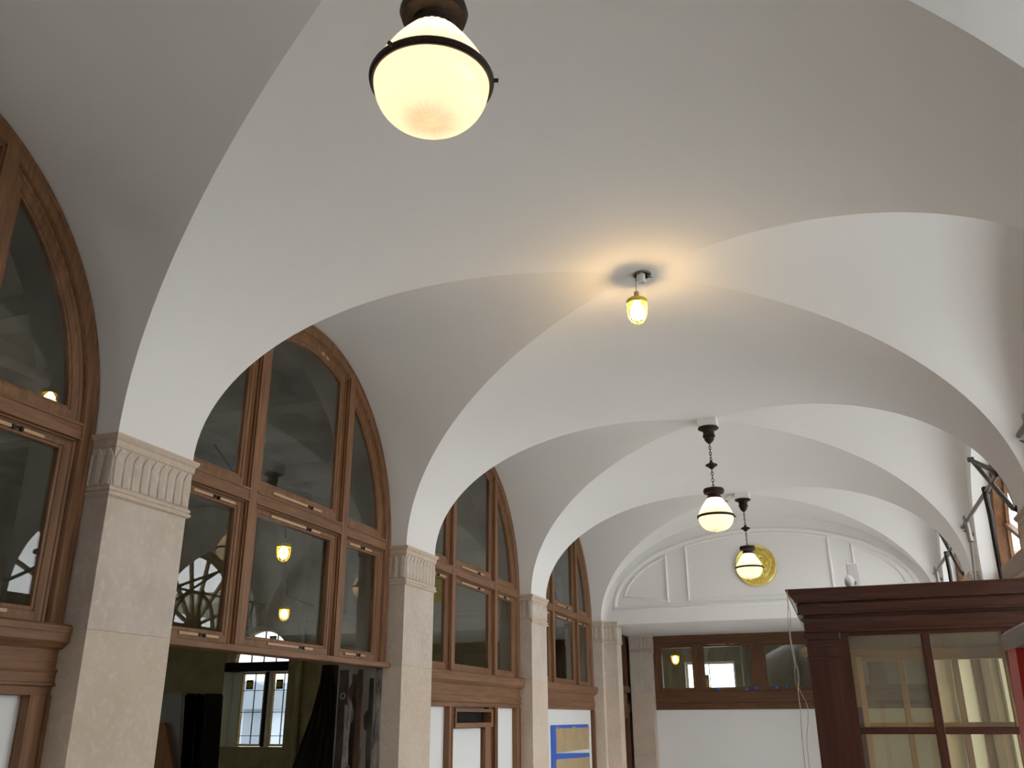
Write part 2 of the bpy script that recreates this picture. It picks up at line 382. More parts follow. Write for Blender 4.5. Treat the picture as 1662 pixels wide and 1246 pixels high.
def make_pier(name, label, y0, group, detail=True, w=W, depth=.192, xf=-A, root=None):
    p = root or thing(name, label, 'pier', (xf-.1, y0+w/2, ZF), group)
    xb = xf-depth; zs = [ZF, .55, 1.47, 2.365, 2.942]
    for i in range(4):
        MB().bbox(xb, xf, y0, y0+w, zs[i]+.0004, zs[i+1]-.0004, .0012).build('block', ('stone', 'stone_b', 'stone', 'stone_c')[i], p)
    # capital: bell, lower roll, abacus
    c = MB().box(xb, xf+.003, y0-.003, y0+w+.003, 2.942, 3.19).build('capital', 'stone_c', p)
    def ring(prof, nm):
        loops = [[(xb, y0-q, z), (xf+q, y0-q, z), (xf+q, y0+w+q, z), (xb, y0+w+q, z)] for q, z in prof]
        MB().loft(loops, cap=True).build(nm, 'stone', c)
    ring([(.004, 2.941), (.014, 2.947), (.017, 2.955), (.012, 2.963), (.006, 2.965), (.012, 2.970), (.013, 2.979), (.006, 2.986), (.002, 2.989)], 'astragal')
    ring([(.004, 3.166), (.010, 3.172), (.012, 3.198), (.020, 3.206), (.026, 3.219), (.026, ZS+.002)], 'abacus')
    if detail:
        n = 9; st = w/n
        for i in range(n): inst(leaf_me, 'leaf', (xf+.022, y0+st*(i+.5), 0), c)
        for side in (-1, 1):
            if side == 1 and detail != 'both': continue
            for i in range(3 if depth > .15 else 0):
                o = inst(leaf_me, 'leaf', (xf-.026-.0575*i, y0-.022 if side < 0 else y0+w+.022, 0), c); o.rotation_euler.z = -math.pi/2 if side < 0 else math.pi/2
    return p
PG = 'stone piers along the timber window side'
make_pier('stone_pier', 'limestone pier with leaf capital nearest to the viewer', B, PG)
make_pier('stone_pier', 'limestone pier right of the open stripped bay, left of the doorway bay', B+P, PG)
make_pier('stone_pier', 'limestone pier between the doorway bay and the bay with blue-taped paper', B+2*P, PG)
dp = make_pier('stone_pier', 'stepped limestone pier right of the blue-taped paper, carrying the end arch', B+3*P, PG, w=.112)
make_pier('', '', YT, None, w=.27, xf=-1.93, depth=.38, root=dp)
make_pier('corner_pilaster', 'shaded limestone pilaster in the far left corner by the end screen', YE-.235, None, w=.205, xf=-1.83, depth=.33)
for k, lb in ((-2, 'limestone pier against the blank wall, second behind the viewer'), (-1, 'limestone pier against the blank wall, just behind the viewer')):
    make_pier('stone_pier', lb, B+k*P, PG, detail=False, depth=.13)
RG = 'stone piers on the daylight side'
for k, lb in ((-2, 'limestone pier far behind the viewer on the daylight side'), (-1, 'limestone pier beside the viewer on the daylight side'), (0, 'limestone pier on the daylight side past the red ladder'),
              (1, 'limestone pier behind the dark vestibule, near side'), (2, 'limestone pier on the daylight side showing its capital above the vestibule'), (3, 'stepped limestone pier at the far end on the daylight side')):
    p = make_pier('stone_pier', lb, B+k*P, RG, detail=(k in (1, 2)), depth=.054, w=.112 if k == 3 else W)
    if k == 3: make_pier('', '', YT, None, w=.27, xf=-1.93, depth=.24, root=p, detail=False)
    p.location.x *= -1
    if k == 3: p.scale.x = -1                       # handed
    else: p.rotation_euler.z = math.pi
PANE_SKEW = math.radians(2.2)
# ------------------------------------------------------------------ timber arched windows, left
def left_window(k, label):
    yc = k*P; X0 = -2.236; zb = 2.38; half = (k == 0)
    w = thing('window_%d' % (k+1), label, 'window', (XW, yc, zb), kind='structure')
    prof = [(-.012, -2.33), (-.012, -2.256), (.004, -2.246), (.010, -2.233), (.022, -2.230), (.030, -2.240), (.036, -2.238), (.078, -2.236), (.083, -2.243), (.086, -2.258), (.098, -2.260), (.102, -2.266), (.116, -2.268), (.116, -2.318)]
    loops = [[(x, yc+y, z) for y, z in ell(d, 56, zb=zb)] for d, x in prof]
    MB().loft(loops, closed=False).build('casing', 'oak_z', w, smooth=40)
    ym, hw = .53, .0375
    for s in (-1, 1):
        y = yc+s*ym; m = MB()
        zt = ellz(ym+hw, .03); m.prism([(y-hw, zb-.005), (y+hw, zb-.005), (y+hw, ellz(ym+s*hw, .04)), (y-hw, ellz(ym-s*hw, .04))], 'x', X0, -2.32)
        e = hw+.011; m.prism([(y-e, zb-.003), (y+e, zb-.003), (y+e, ellz(ym+s*e, .10)), (y-e, ellz(ym-s*e, .10))], 'x', X0-.010, -2.318)
        e = hw+.03; m.prism([(y-e, zb), (y+e, zb), (y+e, ellz(ym+s*e, .12)), (y-e, ellz(ym-s*e, .12))], 'x', X0-.026, -2.316)
        m.build('mullion', 'oak_z', w)
    for y0, y1 in ((-(B-.083), -ym-hw), (-ym+hw, ym-hw), (ym+hw, B-.083)):
        m = MB().box(X0-.003, -2.32, yc+y0, yc+y1, 3.190, 3.265)
        m.box(X0+.003, -2.30, yc+y0, yc+y1, 3.253, 3.266); m.box(X0+.003, -2.30, yc+y0, yc+y1, 3.189, 3.201)
        m.box(X0-.018, -2.318, yc+y0, yc+y1, 3.180, 3.274); m.box(X0-.030, -2.316, yc+y0, yc+y1, 3.172, 3.282)
        m.build('transom', 'oak_y', w)
    # sashes
    XF_, XB, XG = -2.266, -2.305, -2.286
    g = ym+hw+.03
    def sash(outer, inner, strip=None, strip2=None, name='sash'):
        o = [(yc+a, b) for a, b in outer]; i_ = [(yc+a, b) for a, b in inner]
        n = len(o); sh = lambda t: [(o[q][0]+(i_[q][0]-o[q][0])*t, o[q][1]+(i_[q][1]-o[q][1])*t) for q in range(n)]
        L_ = lambda pl, x: [(x, a, b) for a, b in pl]
        m = MB().loft([L_(o, XB), L_(o, XF_), L_(sh(.62), XF_), L_(sh(.70), XF_-.006), L_(sh(.93), XF_-.008), L_(i_, XF_-.014), L_(i_, XB)], cyc=True)
        s_ = m.build(name, 'oak_z', w)
        pn = MB().prism(sh(.9), 'x', XG-.002, XG+.002).build('pane', 'glass', s_)
        if k == 1 and outer[0][1] < 3:      # this casement pane sits a little skewed in its sash
            c0 = Vector((XG, yc+(outer[0][0]+outer[1][0])/2, 2.8))-Vector(world_loc(w)); pn.matrix_local = Matrix.Translation(c0) @ Matrix.Rotation(PANE_SKEW, 4, 'Z') @ Matrix.Translation(-c0)
        for sp in (strip, strip2):
            if sp:
                y0, y1, z, yl = sp
                a = MB().box(XF_-.004, XF_+.008, yc+y0, yc+yl-.03, z-.007, z+.007); a.box(XF_-.004, XF_+.008, yc+yl+.03, yc+y1, z-.007, z+.007)
                a.build('pale_strip', 'pine', s_)
                c = MB().box(XF_-.004, XF_+.012, yc+yl-.028, yc+yl-.016, z-.009, z+.009); c.box(XF_-.004, XF_+.012, yc+yl+.016, yc+yl+.028, z-.009, z+.009); c.tube([(XF_+.006, yc+yl-.02, z+.003), (XF_+.006, yc+yl+.02, z+.003)], .004, 6)
                c.build('latch', 'iron', s_)
        return s_
    zl0, zl1 = zb+.012, 3.174
    rect = lambda a, b, c, d: [(a, c), (b, c), (b, d), (a, d)]
    yo = B-.114
    for a, b, st, sb in ((-(ym-hw-.028), ym-hw-.028, (-.30, .26, 3.155, .12), (-.22, .27, 2.418, .14)), (g-.002, yo, (.66, .98, 3.155, .84), (.68, .96, 2.418, .86)), (-yo, -g+.002, (-1.02, -.66, 3.155, -.83), (-1.0, -.68, 2.418, -.82))):
        if k >= 2: sb = None
        sash(rect(a, b, zl0, zl1), rect(a+.044, b-.044, zl0+.058, zl1-.04), st, sb)
    # upper centre
    zu = 3.280; n = 20; yi = ym-hw-.028
    top = lambda y0, y1, d: [(y0+(y1-y0)*i/n, ellz(y0+(y1-y0)*i/n, d)) for i in range(n+1)]
    sash([(-yi, zu), (yi, zu)]+top(yi, -yi, .117), [(-yi+.044, zu+.07), (yi-.044, zu+.07)]+top(yi-.044, -yi+.044, .165), (-.30, .26, 3.298, .12))
    for s in (-1, 1):
        def arc(y0, d, zbot):
            b_, h_ = B-d, H-d; t0 = math.asin(min(1, (zbot-ZS)/h_)); t1 = math.acos(y0/b_)
            return [(b_*math.cos(t0+(t1-t0)*i/n), ZS+h_*math.sin(t0+(t1-t0)*i/n)) for i in range(n+1)]
        o = [(g-.002, zu)]+arc(g-.002, .117, zu); i_ = [(g+.042, zu+.056)]+arc(g+.042, .150, zu+.056)
        if s < 0: o = [(-a, b) for a, b in o]; i_ = [(-a, b) for a, b in i_]
        sash(o, i_)
    # catch on the arched head of the top sash
    ph = [(yi_, ellz(yi_, .135)) for yi_ in (.10, .16, .22)]
    for a, b in ((0, 1), (1, 2)):
        m = MB().bar((XF_+.002, yc+ph[a][0]+.012, ph[a][1]), (XF_+.002, yc+ph[b][0]-.012, ph[b][1]), .014, .014); m.build('pale_strip', 'pine', w)
    return w, yc
WL = ['arched timber window at the left edge, one caged bulb glowing behind it', 'arched timber window over the open stripped bay, three panes wide',
      'arched timber window above the white boarded doorway', 'arched timber window above the blue-taped brown paper']
WIN = [left_window(k, WL[k]) for k in range(4)]

# sill boards, entablature and what fills each bay below
def entab(k, w):
    yc = k*P; y0, y1 = yc-B+.002, yc+B-.002
    def run(prof, nm):
        loops = [[(x, y0, z), (x, y1, z)] for x, z in prof]
        vs = [p for l in loops for p in l]; n = len(prof)
        fs = [(2*i, 2*i+1, 2*i+3, 2*i+2) for i in range(n-1)]+[tuple(range(0, 2*n, 2)), tuple(range(1, 2*n, 2))[::-1]]
        MB().add(vs, fs).build(nm, 'oak_y', w, smooth=30)
    run([(-2.315, 2.384), (-2.196, 2.384), (-2.182, 2.374), (-2.182, 2.350), (-2.186, 2.344), (-2.186, 2.312), (-2.200, 2.302), (-2.205, 2.296), (-2.222, 2.284), (-2.315, 2.284)], 'sill')
    run([(-2.315, 2.284), (-2.238, 2.284), (-2.240, 2.276), (-2.240, 2.203), (-2.315, 2.203)], 'frieze')
    run([(-2.315, 2.203), (-2.228, 2.203), (-2.226, 2.195), (-2.233, 2.186), (-2.233, 2.150), (-2.226, 2.146), (-2.226, 2.138), (-2.244, 2.132), (-2.244, 2.100), (-2.315, 2.100)], 'lower_rail')
for k in (0, 2, 3): entab(k, WIN[k][0])
w1 = WIN[1][0]
MB().bbox(-2.315, -2.195, P-B+.002, P+B-.002, 2.348, 2.384, .004).build('sill', 'oak_y', w1)

def post(w, y0, y1, z1, zb=ZF, x=-2.240):
    m = MB().box(-2.315, x, y0, y1, zb, z1); e = .022
    s = m.build('post', 'oak_z', w)
    f = MB()
    for a, b in ((y0, y0+.018), (y1-.018, y1)): f.box(x-.002, x+.006, a, b, zb, z1)
    f.build('edge_bead', 'oak_z', s)
# bay 0: white board and a panelled post
post(WIN[0][0], 1.127, B-.004, 2.100)
tag(MB().box(-2.31, -2.285, -1.2, 1.127, ZF, 2.098).build('white_board', 'white'), 'white board filling the bay left of the nearest stone pier', 'board', 'white hoarding boards')
# bay 2: doorway with fanlight opening, white boards at both sides
w2 = WIN[2][0]; yc = 2*P
for a, b in ((-.585, -.50), (.505, .572), (1.118, B-.004), (-B+.004, -1.118)): post(w2, yc+a, yc+b, 2.100)
hd = MB(); fo = [(yc-.475, 1.93), (yc+.425, 1.93), (yc+.425, 2.085), (yc-.475, 2.085)]; fi = [(yc-.45, 1.968), (yc+.37, 1.968), (yc+.37, 2.058), (yc-.45, 2.058)]
hd.loft([[(x, a, b) for a, b in l] for x, l in ((-2.315, fo), (-2.225, fo), (-2.225, fi), (-2.315, fi))], cyc=True).build('fanlight_frame', 'oak_y', w2)
MB().box(-2.315, -2.27, yc+.425, yc+.505, ZF, 2.10).build('door_jamb', 'oak_z', w2)
MB().box(-2.315, -2.255, yc+.30, yc+.425, ZF, 1.93).build('door_jamb', 'oak_z', w2)
MB().box(-2.315, -2.255, yc-.50, yc-.475, ZF, 2.10).build('door_jamb', 'oak_z', w2)
for a, b, lb in ((-1.118, -.585, 'narrow white board left of the boarded doorway'), (.572, 1.118, 'narrow white board right of the boarded doorway')):
    tag(MB().box(-2.31, -2.285, yc+a, yc+b, ZF, 2.097).build('white_board', 'white'), lb, 'board', 'white hoarding boards')
tag(MB().box(-2.313, -2.290, yc-.474, yc+.265, ZF, 1.922).build('white_board', 'white'), 'white board closing the doorway under the small dark fanlight', 'board', 'white hoarding boards')
MB().box(-2.314, -2.304, yc-.452, yc+.372, 1.966, 2.06).build('fanlight_dark_plate', 'black', w2)  # black plate standing in for the shade in the fanlight opening
# bay 3: white board with taped kraft paper
w3 = WIN[3][0]; yc = 3*P
post(w3, yc+1.155, yc+B-.004, 2.100); post(w3, yc-B+.004, yc-1.15, 2.100)
tag(MB().box(-2.30, -2.262, yc-1.15, yc+1.10, ZF, 2.112).build('white_board', 'white'), 'white board behind the blue-taped brown paper', 'board', 'white hoarding boards')
def sheet(y0, y1, z0, z1, x, nm, n=14):
    vs = []; fs = []
    for side in (0, .0015):
        for i in range(n+1):
            for j in range(n+1):
                y = y0+(y1-y0)*i/n; z = z0+(z1-z0)*j/n
                vs.append((x+.006+.005*math.sin(9*y+3*z)*math.sin(7*z)+.004*random.random()-side, y, z))
    m = n+1
    for i in range(n):
        for j in range(n): fs.append((i*m+j, (i+1)*m+j, (i+1)*m+j+1, i*m+j+1))
    q = m*m
    for i in range(n):
        for j in range(n): fs.append((q+i*m+j, q+i*m+j+1, q+(i+1)*m+j+1, q+(i+1)*m+j))
    return MB().add(vs, fs)
pt = thing('taped_paper', 'brown paper sheet fixed by blue tape, upper of two on the white board', 'paper', (-2.262, yc, 1.6), 'taped brown paper')
sheet(yc-.53, yc+.95, 1.638, 1.91, -2.259, 'paper').build('paper', 'kraft', pt, smooth=True)
MB().box(-2.262, -2.2485, yc-.67, yc-.50, 1.645, 1.93).build('tape', 'blue', pt); MB().box(-2.262, -2.2485, yc-.50, yc+.92, 1.893, 1.930).build('tape', 'blue', pt)
pt2 = thing('taped_paper', 'brown paper sheet fixed by blue tape, lower of two on the white board', 'paper', (-2.262, yc, 1.2), 'taped brown paper')
sheet(yc-.53, yc+.95, 1.05, 1.56, -2.259, 'paper').build('paper', 'kraft', pt2, smooth=True)
MB().prism([(yc-.53, 1.572), (yc+.92, 1.545), (yc+.93, 1.592), (yc-.53, 1.635)], 'x', -2.262, -2.246).build('tape', 'blue', pt2); MB().box(-2.262, -2.2485, yc-.67, yc-.50, 1.0, 1.645).build('tape', 'blue', pt2)

# recess side: timber window beside the stone pilaster beyond the end arch
sw = thing('window_5', 'narrow timber side window in the recess beyond the end arch', 'window', (-2.25, 11.3, 0), kind='structure')
y0, y1 = YT+.27, YE-.22
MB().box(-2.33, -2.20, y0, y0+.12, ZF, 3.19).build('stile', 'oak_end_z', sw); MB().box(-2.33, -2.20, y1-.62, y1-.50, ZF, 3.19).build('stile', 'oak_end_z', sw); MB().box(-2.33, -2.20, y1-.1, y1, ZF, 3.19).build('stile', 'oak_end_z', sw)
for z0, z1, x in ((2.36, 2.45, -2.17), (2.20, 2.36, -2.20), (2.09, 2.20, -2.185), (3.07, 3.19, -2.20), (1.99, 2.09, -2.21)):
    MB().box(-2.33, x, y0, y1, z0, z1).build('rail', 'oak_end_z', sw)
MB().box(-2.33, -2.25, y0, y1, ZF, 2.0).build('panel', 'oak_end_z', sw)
MB().box(-2.29, -2.285, y0, y1, 2.45, 3.07).build('pane', 'glass', sw)

# ------------------------------------------------------------------ end screen
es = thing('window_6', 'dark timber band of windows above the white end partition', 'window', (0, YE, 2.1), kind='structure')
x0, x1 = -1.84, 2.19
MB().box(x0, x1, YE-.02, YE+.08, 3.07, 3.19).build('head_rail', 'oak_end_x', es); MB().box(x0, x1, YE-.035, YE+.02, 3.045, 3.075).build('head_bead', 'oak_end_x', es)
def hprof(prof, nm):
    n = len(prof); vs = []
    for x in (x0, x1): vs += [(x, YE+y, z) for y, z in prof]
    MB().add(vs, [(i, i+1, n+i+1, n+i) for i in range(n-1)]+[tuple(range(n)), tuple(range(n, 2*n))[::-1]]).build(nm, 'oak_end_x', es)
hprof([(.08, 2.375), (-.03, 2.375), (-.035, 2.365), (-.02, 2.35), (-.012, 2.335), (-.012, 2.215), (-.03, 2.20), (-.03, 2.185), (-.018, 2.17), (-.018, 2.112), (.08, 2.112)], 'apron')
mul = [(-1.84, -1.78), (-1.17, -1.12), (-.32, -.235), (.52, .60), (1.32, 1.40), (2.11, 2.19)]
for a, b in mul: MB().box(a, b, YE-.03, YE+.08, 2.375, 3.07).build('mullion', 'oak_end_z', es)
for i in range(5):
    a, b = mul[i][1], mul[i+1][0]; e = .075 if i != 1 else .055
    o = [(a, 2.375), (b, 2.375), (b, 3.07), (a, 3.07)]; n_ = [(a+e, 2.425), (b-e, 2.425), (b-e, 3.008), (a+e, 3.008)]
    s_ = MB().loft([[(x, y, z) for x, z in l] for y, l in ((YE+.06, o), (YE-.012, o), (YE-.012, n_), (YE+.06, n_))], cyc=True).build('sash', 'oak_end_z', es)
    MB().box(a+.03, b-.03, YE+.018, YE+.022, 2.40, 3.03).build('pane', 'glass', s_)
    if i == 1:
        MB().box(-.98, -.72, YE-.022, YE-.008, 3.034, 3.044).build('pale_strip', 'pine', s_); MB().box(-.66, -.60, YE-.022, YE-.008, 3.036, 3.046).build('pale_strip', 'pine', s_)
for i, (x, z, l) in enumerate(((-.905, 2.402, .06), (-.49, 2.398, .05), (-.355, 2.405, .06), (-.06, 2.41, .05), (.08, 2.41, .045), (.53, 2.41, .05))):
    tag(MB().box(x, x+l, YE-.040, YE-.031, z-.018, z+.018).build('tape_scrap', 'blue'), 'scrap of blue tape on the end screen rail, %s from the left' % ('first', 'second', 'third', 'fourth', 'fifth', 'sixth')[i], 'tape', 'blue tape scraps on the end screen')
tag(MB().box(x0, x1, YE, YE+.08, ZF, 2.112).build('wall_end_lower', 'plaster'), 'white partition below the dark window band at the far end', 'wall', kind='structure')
tag(MB().box(-2.62, x0, YE, YE+.3, ZF, 3.3).build('wall_end_corner', 'plaster_old'), 'wall end beside the far window band', 'wall', kind='structure')

# ------------------------------------------------------------------ rooms behind the glass
def brick_wall_y(name, y, x0, x1, z0, z1, hole, label, m='brick', bm='brick', th=.25):
    """painted brick wall facing -y with an arched or square hole (xa, xb, za, zs, rise)"""
    xa, xb, za, zsq, rise = hole
    mb = MB(); mb.box(x0, xa, y, y+th, z0, z1); mb.box(xb, x1, y, y+th, z0, z1); mb.box(xa, xb, y, y+th, z0, za)
    n = 20; xm = (xa+xb)/2; r = (xb-xa)/2
    tp = [(xm-r*math.cos(math.pi*i/n), zsq+rise*math.sin(math.pi*i/n)) for i in range(n+1)]
    for yy in (y, y+th):
        vs = []; fs = []
        for x, z in tp: vs += [(x, yy, z), (x, yy, z1)]
        for i in range(n): fs.append((2*i, 2*i+2, 2*i+3, 2*i+1))
        mb.add(vs, fs)
    mb.loft([[(x, yy, z) for x, z in tp] for yy in (y, y+th)], closed=False)
    w_ = mb.build(name, m); tag(w_, label, 'wall', kind='structure'); return w_
bw = brick_wall_y('wall_side_room_end', 9.0, -9.4, -2.63, ZF, 5.2, (-7.18, -6.16, 1.665, 2.70, .52), 'olive painted brick wall of the side room with the leaded window')
# brick courses near the leaded window (each brick its own piece)
bme = MB().bbox(-.098, .098, -.008, .02, -.029, .029, .004).mesh('brick'); fix_normals(bme); bme.materials.append(M['brick'])
cnt = 0
for r in range(14):
    z = 1.20+r*.068
    for i in range(24):
        x = -7.9+i*.21+(.105 if r % 2 else 0)
        if -7.30 < x < -6.05 and z > 1.58 or cnt > 280 or x > -4.4: continue
        inst(bme, 'brick', (x, 9.0, z), bw); cnt += 1
for x in (-5.95, -5.62, -5.2):
    tag(MB().tube([(x, 8.93, ZF), (x, 8.93, 5.2)], .05, 10).build('wall_pipe', 'brick', smooth=True), {-5.95: 'olive painted pipe right beside the leaded window', -5.62: 'olive painted pipe, second from the leaded window', -5.2: 'olive painted pipe, third from the leaded window'}[x], 'pipe', 'painted pipes on the brick wall')
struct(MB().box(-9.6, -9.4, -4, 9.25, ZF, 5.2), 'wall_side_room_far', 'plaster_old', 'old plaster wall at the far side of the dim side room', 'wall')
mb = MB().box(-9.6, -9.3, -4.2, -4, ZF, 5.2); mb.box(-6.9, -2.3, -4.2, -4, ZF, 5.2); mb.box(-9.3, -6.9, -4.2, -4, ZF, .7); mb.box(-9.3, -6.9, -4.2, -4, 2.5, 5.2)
struct(mb, 'wall_side_room_near', 'plaster_old', 'old plaster wall with an added window at the near end of the side room', 'wall')
nw = thing('window_9', 'unseen window added at the near end to light the side room', 'window', (-8.1, -4.1, .7), kind='structure')  # unseen window, added to brighten the side room
m = MB(); fr_yy = ((-9.3, -9.23), (-8.13, -8.07), (-6.97, -6.9))
for a, b in fr_yy: m.box(a, b, -4.14, -4.06, .7, 2.5)
m.box(-9.3, -6.9, -4.14, -4.06, .7, .77); m.box(-9.3, -6.9, -4.14, -4.06, 2.43, 2.5); m.build('frame', 'oak_x', nw)
MB().box(-9.25, -6.95, -4.102, -4.098, .75, 2.45).build('pane', 'glass_clear', nw)
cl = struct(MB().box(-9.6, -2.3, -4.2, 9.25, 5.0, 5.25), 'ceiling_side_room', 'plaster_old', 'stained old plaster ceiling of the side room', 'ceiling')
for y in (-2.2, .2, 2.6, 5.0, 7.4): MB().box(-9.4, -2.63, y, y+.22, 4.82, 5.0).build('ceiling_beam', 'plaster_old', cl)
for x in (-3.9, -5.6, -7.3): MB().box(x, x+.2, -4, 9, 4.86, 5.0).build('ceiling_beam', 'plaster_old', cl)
struct(MB().box(-5.2, -5.0, 9.25, 12.9, ZF, 5.2), 'wall_dark_box', 'plaster_old', 'old wall added behind the farthest timber window to keep daylight out', 'wall')  # closed box added so no daylight shows through the farthest window
struct(MB().box(-5.2, -3.4, 12.7, 12.9, ZF, 5.2).box(-3.4, -2.62, 12.7, 12.9, ZF, 5.2), 'wall_dark_box_end', 'plaster_old', 'end wall of the dark box added behind the farthest timber window', 'wall')
struct(MB().box(-5.2, -2.62, 9.25, 12.9, 5.0, 5.25), 'ceiling_dark_box', 'plaster_old', 'ceiling of the dark box added behind the farthest timber window', 'ceiling')
# leaded window
lw = thing('window_7', 'bright leaded casement window with yellow roundels in the side room', 'window', (-6.67, 9.1, 1.665), kind='structure')
MB().box(-7.18, -6.16, 8.99, 9.25, 2.625, 2.745).build('transom', 'tar', lw)
yb = 9.17
def fr_y(mb, xa, xb, za, zb_, e, y, t=.04): 
    mb.box(xa, xa+e, y-t/2, y+t/2, za, zb_); mb.box(xb-e, xb, y-t/2, y+t/2, za, zb_); mb.box(xa+e, xb-e, y-t/2, y+t/2, za, za+e); mb.box(xa+e, xb-e, y-t/2, y+t/2, zb_-e, zb_)
for xa, xb in ((-7.0, -6.60), (-6.50, -6.17)):
    s_ = MB(); fr_y(s_, xa, xb, 1.67, 2.62, .028, yb); s_ = s_.build('casement', 'amber_frame', lw)
    MB().box(xa+.02, xb-.02, yb-.003, yb+.003, 1.69, 2.60).build('pane', 'glass_lead', s_)
    c = MB(); xm = (xa+xb)/2+.02; c.box(xm-.004, xm+.004, yb-.008, yb+.008, 1.69, 2.60)
    for z in (1.80, 2.10, 2.38): c.box(xa+.02, xb-.02, yb-.008, yb+.008, z-.004, z+.004)
    c.build('came', 'lead', s_)
    m = (xa+xm)/2+.02
    MB().box(m-.05, m+.05, yb-.010, yb+.010, 2.395, 2.52).build('roundel_panel', 'smoke_glass', s_)
    MB().prism([(m+.043*math.cos(2*math.pi*i/20), 2.457+.043*math.sin(2*math.pi*i/20)) for i in range(20)], 'y', yb-.014, yb+.014).build('roundel', 'amber', s_)
MB().box(-6.60, -6.545, yb-.03, yb+.03, 1.665, 2.625).build('meeting_post', 'tar', lw); MB().box(-6.545, -6.50, yb-.03, yb+.03, 1.665, 2.625).build('meeting_post', 'pale_sash', lw)
MB().box(-7.18, -7.0, 9.2, 9.24, 1.665, 2.625).build('side_panel', 'pale_sash', lw)
MB().box(-7.18, -7.172, 9.0, 9.25, 1.665, 2.625).build('reveal_lining', 'pale_sash', lw)
a = [(-6.67-.49*math.cos(math.pi*i/24), 2.745+.47*math.sin(math.pi*i/24)) for i in range(25)]; b_ = [(-6.67-.44*math.cos(math.pi*i/24), 2.745+.42*math.sin(math.pi*i/24)) for i in range(25)]
MB().loft([[(x, y, z) for x, z in l] for y, l in ((9.12, a), (9.12, b_), (9.2, b_), (9.2, a))], closed=False, cyc=True).build('arch_frame', 'amber_frame', lw)
MB().prism(b_, 'y', 9.16, 9.165).build('pane', 'glass_lead', lw)
c = MB()
for x in (-6.87, -6.67, -6.47): c.box(x-.004, x+.004, 9.15, 9.175, 2.745, 2.745+.42*math.sqrt(1-((x+6.67)/.44)**2))
c.build('came', 'lead', lw)
MB().box(-6.60, -6.50, 9.15, 9.17, 2.98, 3.10).build('roundel_panel', 'smoke_glass', lw); MB().prism([(-6.55+.043*math.cos(2*math.pi*i/20), 3.04+.043*math.sin(2*math.pi*i/20)) for i in range(20)], 'y', 9.145, 9.18).build('roundel', 'amber', lw)
# house outside, pale through the leads
hs = thing('neighbour_house', 'pale bluish house outside seen through the leaded window', 'building', (-14.5, 24, ZF))
MB().box(-19, -12.7, 22, 28, ZF, 2.3).build('wall', 'facade', hs); MB().prism([(-19.3, 2.3), (-12.4, 2.3), (-15.8, 3.1)], 'y', 21.7, 28.3).build('roof', 'roofslate', hs)
for x in (-18, -16, -14.2): MB().box(x, x+.8, 21.93, 22.0, .9, 2.3).build('window', 'roofslate', hs)

# side-room clutter seen through the open bay
tag(MB().prism([(-5.20, 2.246), (-5.03, 2.244), (-4.80, ZF), (-5.9, ZF)], 'y', 5.50, 5.53).build('leaning_board', 'grey_board'), 'grey board leaning in the dim side room next to black plastic', 'board')
tag(MB().prism([(-5.24, 1.98), (-5.12, 1.98), (-4.86, 1.35), (-4.5, ZF), (-6.0, ZF), (-5.7, 1.2)], 'y', 5.42, 5.45).build('plywood_sheet', 'plywood'), 'brown plywood sheet in front of the grey leaning board', 'plywood')
mb = MB(); n = 26; lo = []
for j in range(9):
    z = 2.225+(ZF-2.225)*j/8; xa = -5.09+.10*j/8; xb = -4.81+.12*j/8
    ring = [(xa+(xb-xa)*i/n, 5.63+.035*math.sin(i*1.9+j*.3)+.02*math.sin(i*.7), z+(.02*math.sin(i*1.3) if j == 0 else 0)) for i in range(n+1)]
    lo.append(ring+[(x, y+.22, zz) for x, y, zz in ring[::-1]])
tag(mb.loft(lo, cap=True).build('plastic_bundle', 'black', smooth=True), 'bundle wrapped in crumpled black plastic in the dim side room', 'bundle')
mb = MB(); lo = []
out = [(2.46, -3.53, -3.40), (2.30, -3.55, -3.37), (2.05, -3.60, -3.34), (1.60, -3.75, -3.33), (1.0, -4.0, -3.25), (ZF, -4.3, -3.1)]
for z, xa, xb in out:
    ring = [(xa+(xb-xa)*i/18, 5.50+.02*math.sin(i*1.7+z*3), z) for i in range(19)]
    lo.append(ring+[(x, y+.12, zz) for x, y, zz in ring[::-1]])
tag(mb.loft(lo, cap=True).build('hanging_tarp', 'tar', smooth=True), 'dark tarp hanging beside the stripped jamb in the side room', 'tarp')
# stripped jamb of the open bay
sj = thing('stripped_jamb', 'stripped peeling jamb on the right of the open bay', 'jamb', (-2.42, P+B, ZF), kind='structure')
yj = P+B
MB().box(-2.612, -2.262, yj-.003, yj+.03, ZF, 2.346).build('backing', 'rust', sj)
for x0_, x1_, d, z1_, m in ((-2.315, -2.262, .004, 2.34, 'pale_rough'), (-2.345, -2.318, .035, 2.28, 'rust'), (-2.41, -2.35, .008, 2.34, 'pale_rough'), (-2.445, -2.415, .030, 2.34, 'rust2'), (-2.495, -2.45, .012, 2.31, 'rust'), (-2.525, -2.50, .045, 2.10, 'pale_rough'), (-2.60, -2.53, .02, 2.34, 'rust')):
    zz = [ZF+(z1_-ZF)*i/16 for i in range(17)]
    pl = [(x0_+random.uniform(-.009, .003), z) for z in zz]+[(x1_+random.uniform(-.003, .009), z) for z in zz[::-1]]
    MB().prism(pl, 'y', yj-d, yj+.03).build('strip', m, sj)
for i in range(12):
    x, z, r = random.uniform(-2.60, -2.30), random.uniform(1.3, 2.3), random.uniform(.015, .04)
    MB().prism([(x+r*random.uniform(.5, 1.1)*math.cos(2*math.pi*q/9), z+2.6*r*random.uniform(.5, 1.1)*math.sin(2*math.pi*q/9)) for q in range(9)], 'y', yj-.016-.002*(i % 5), yj).build('plaster_patch', ('pale_rough', 'rust2', 'pale_rough', 'rust')[i % 4], sj)
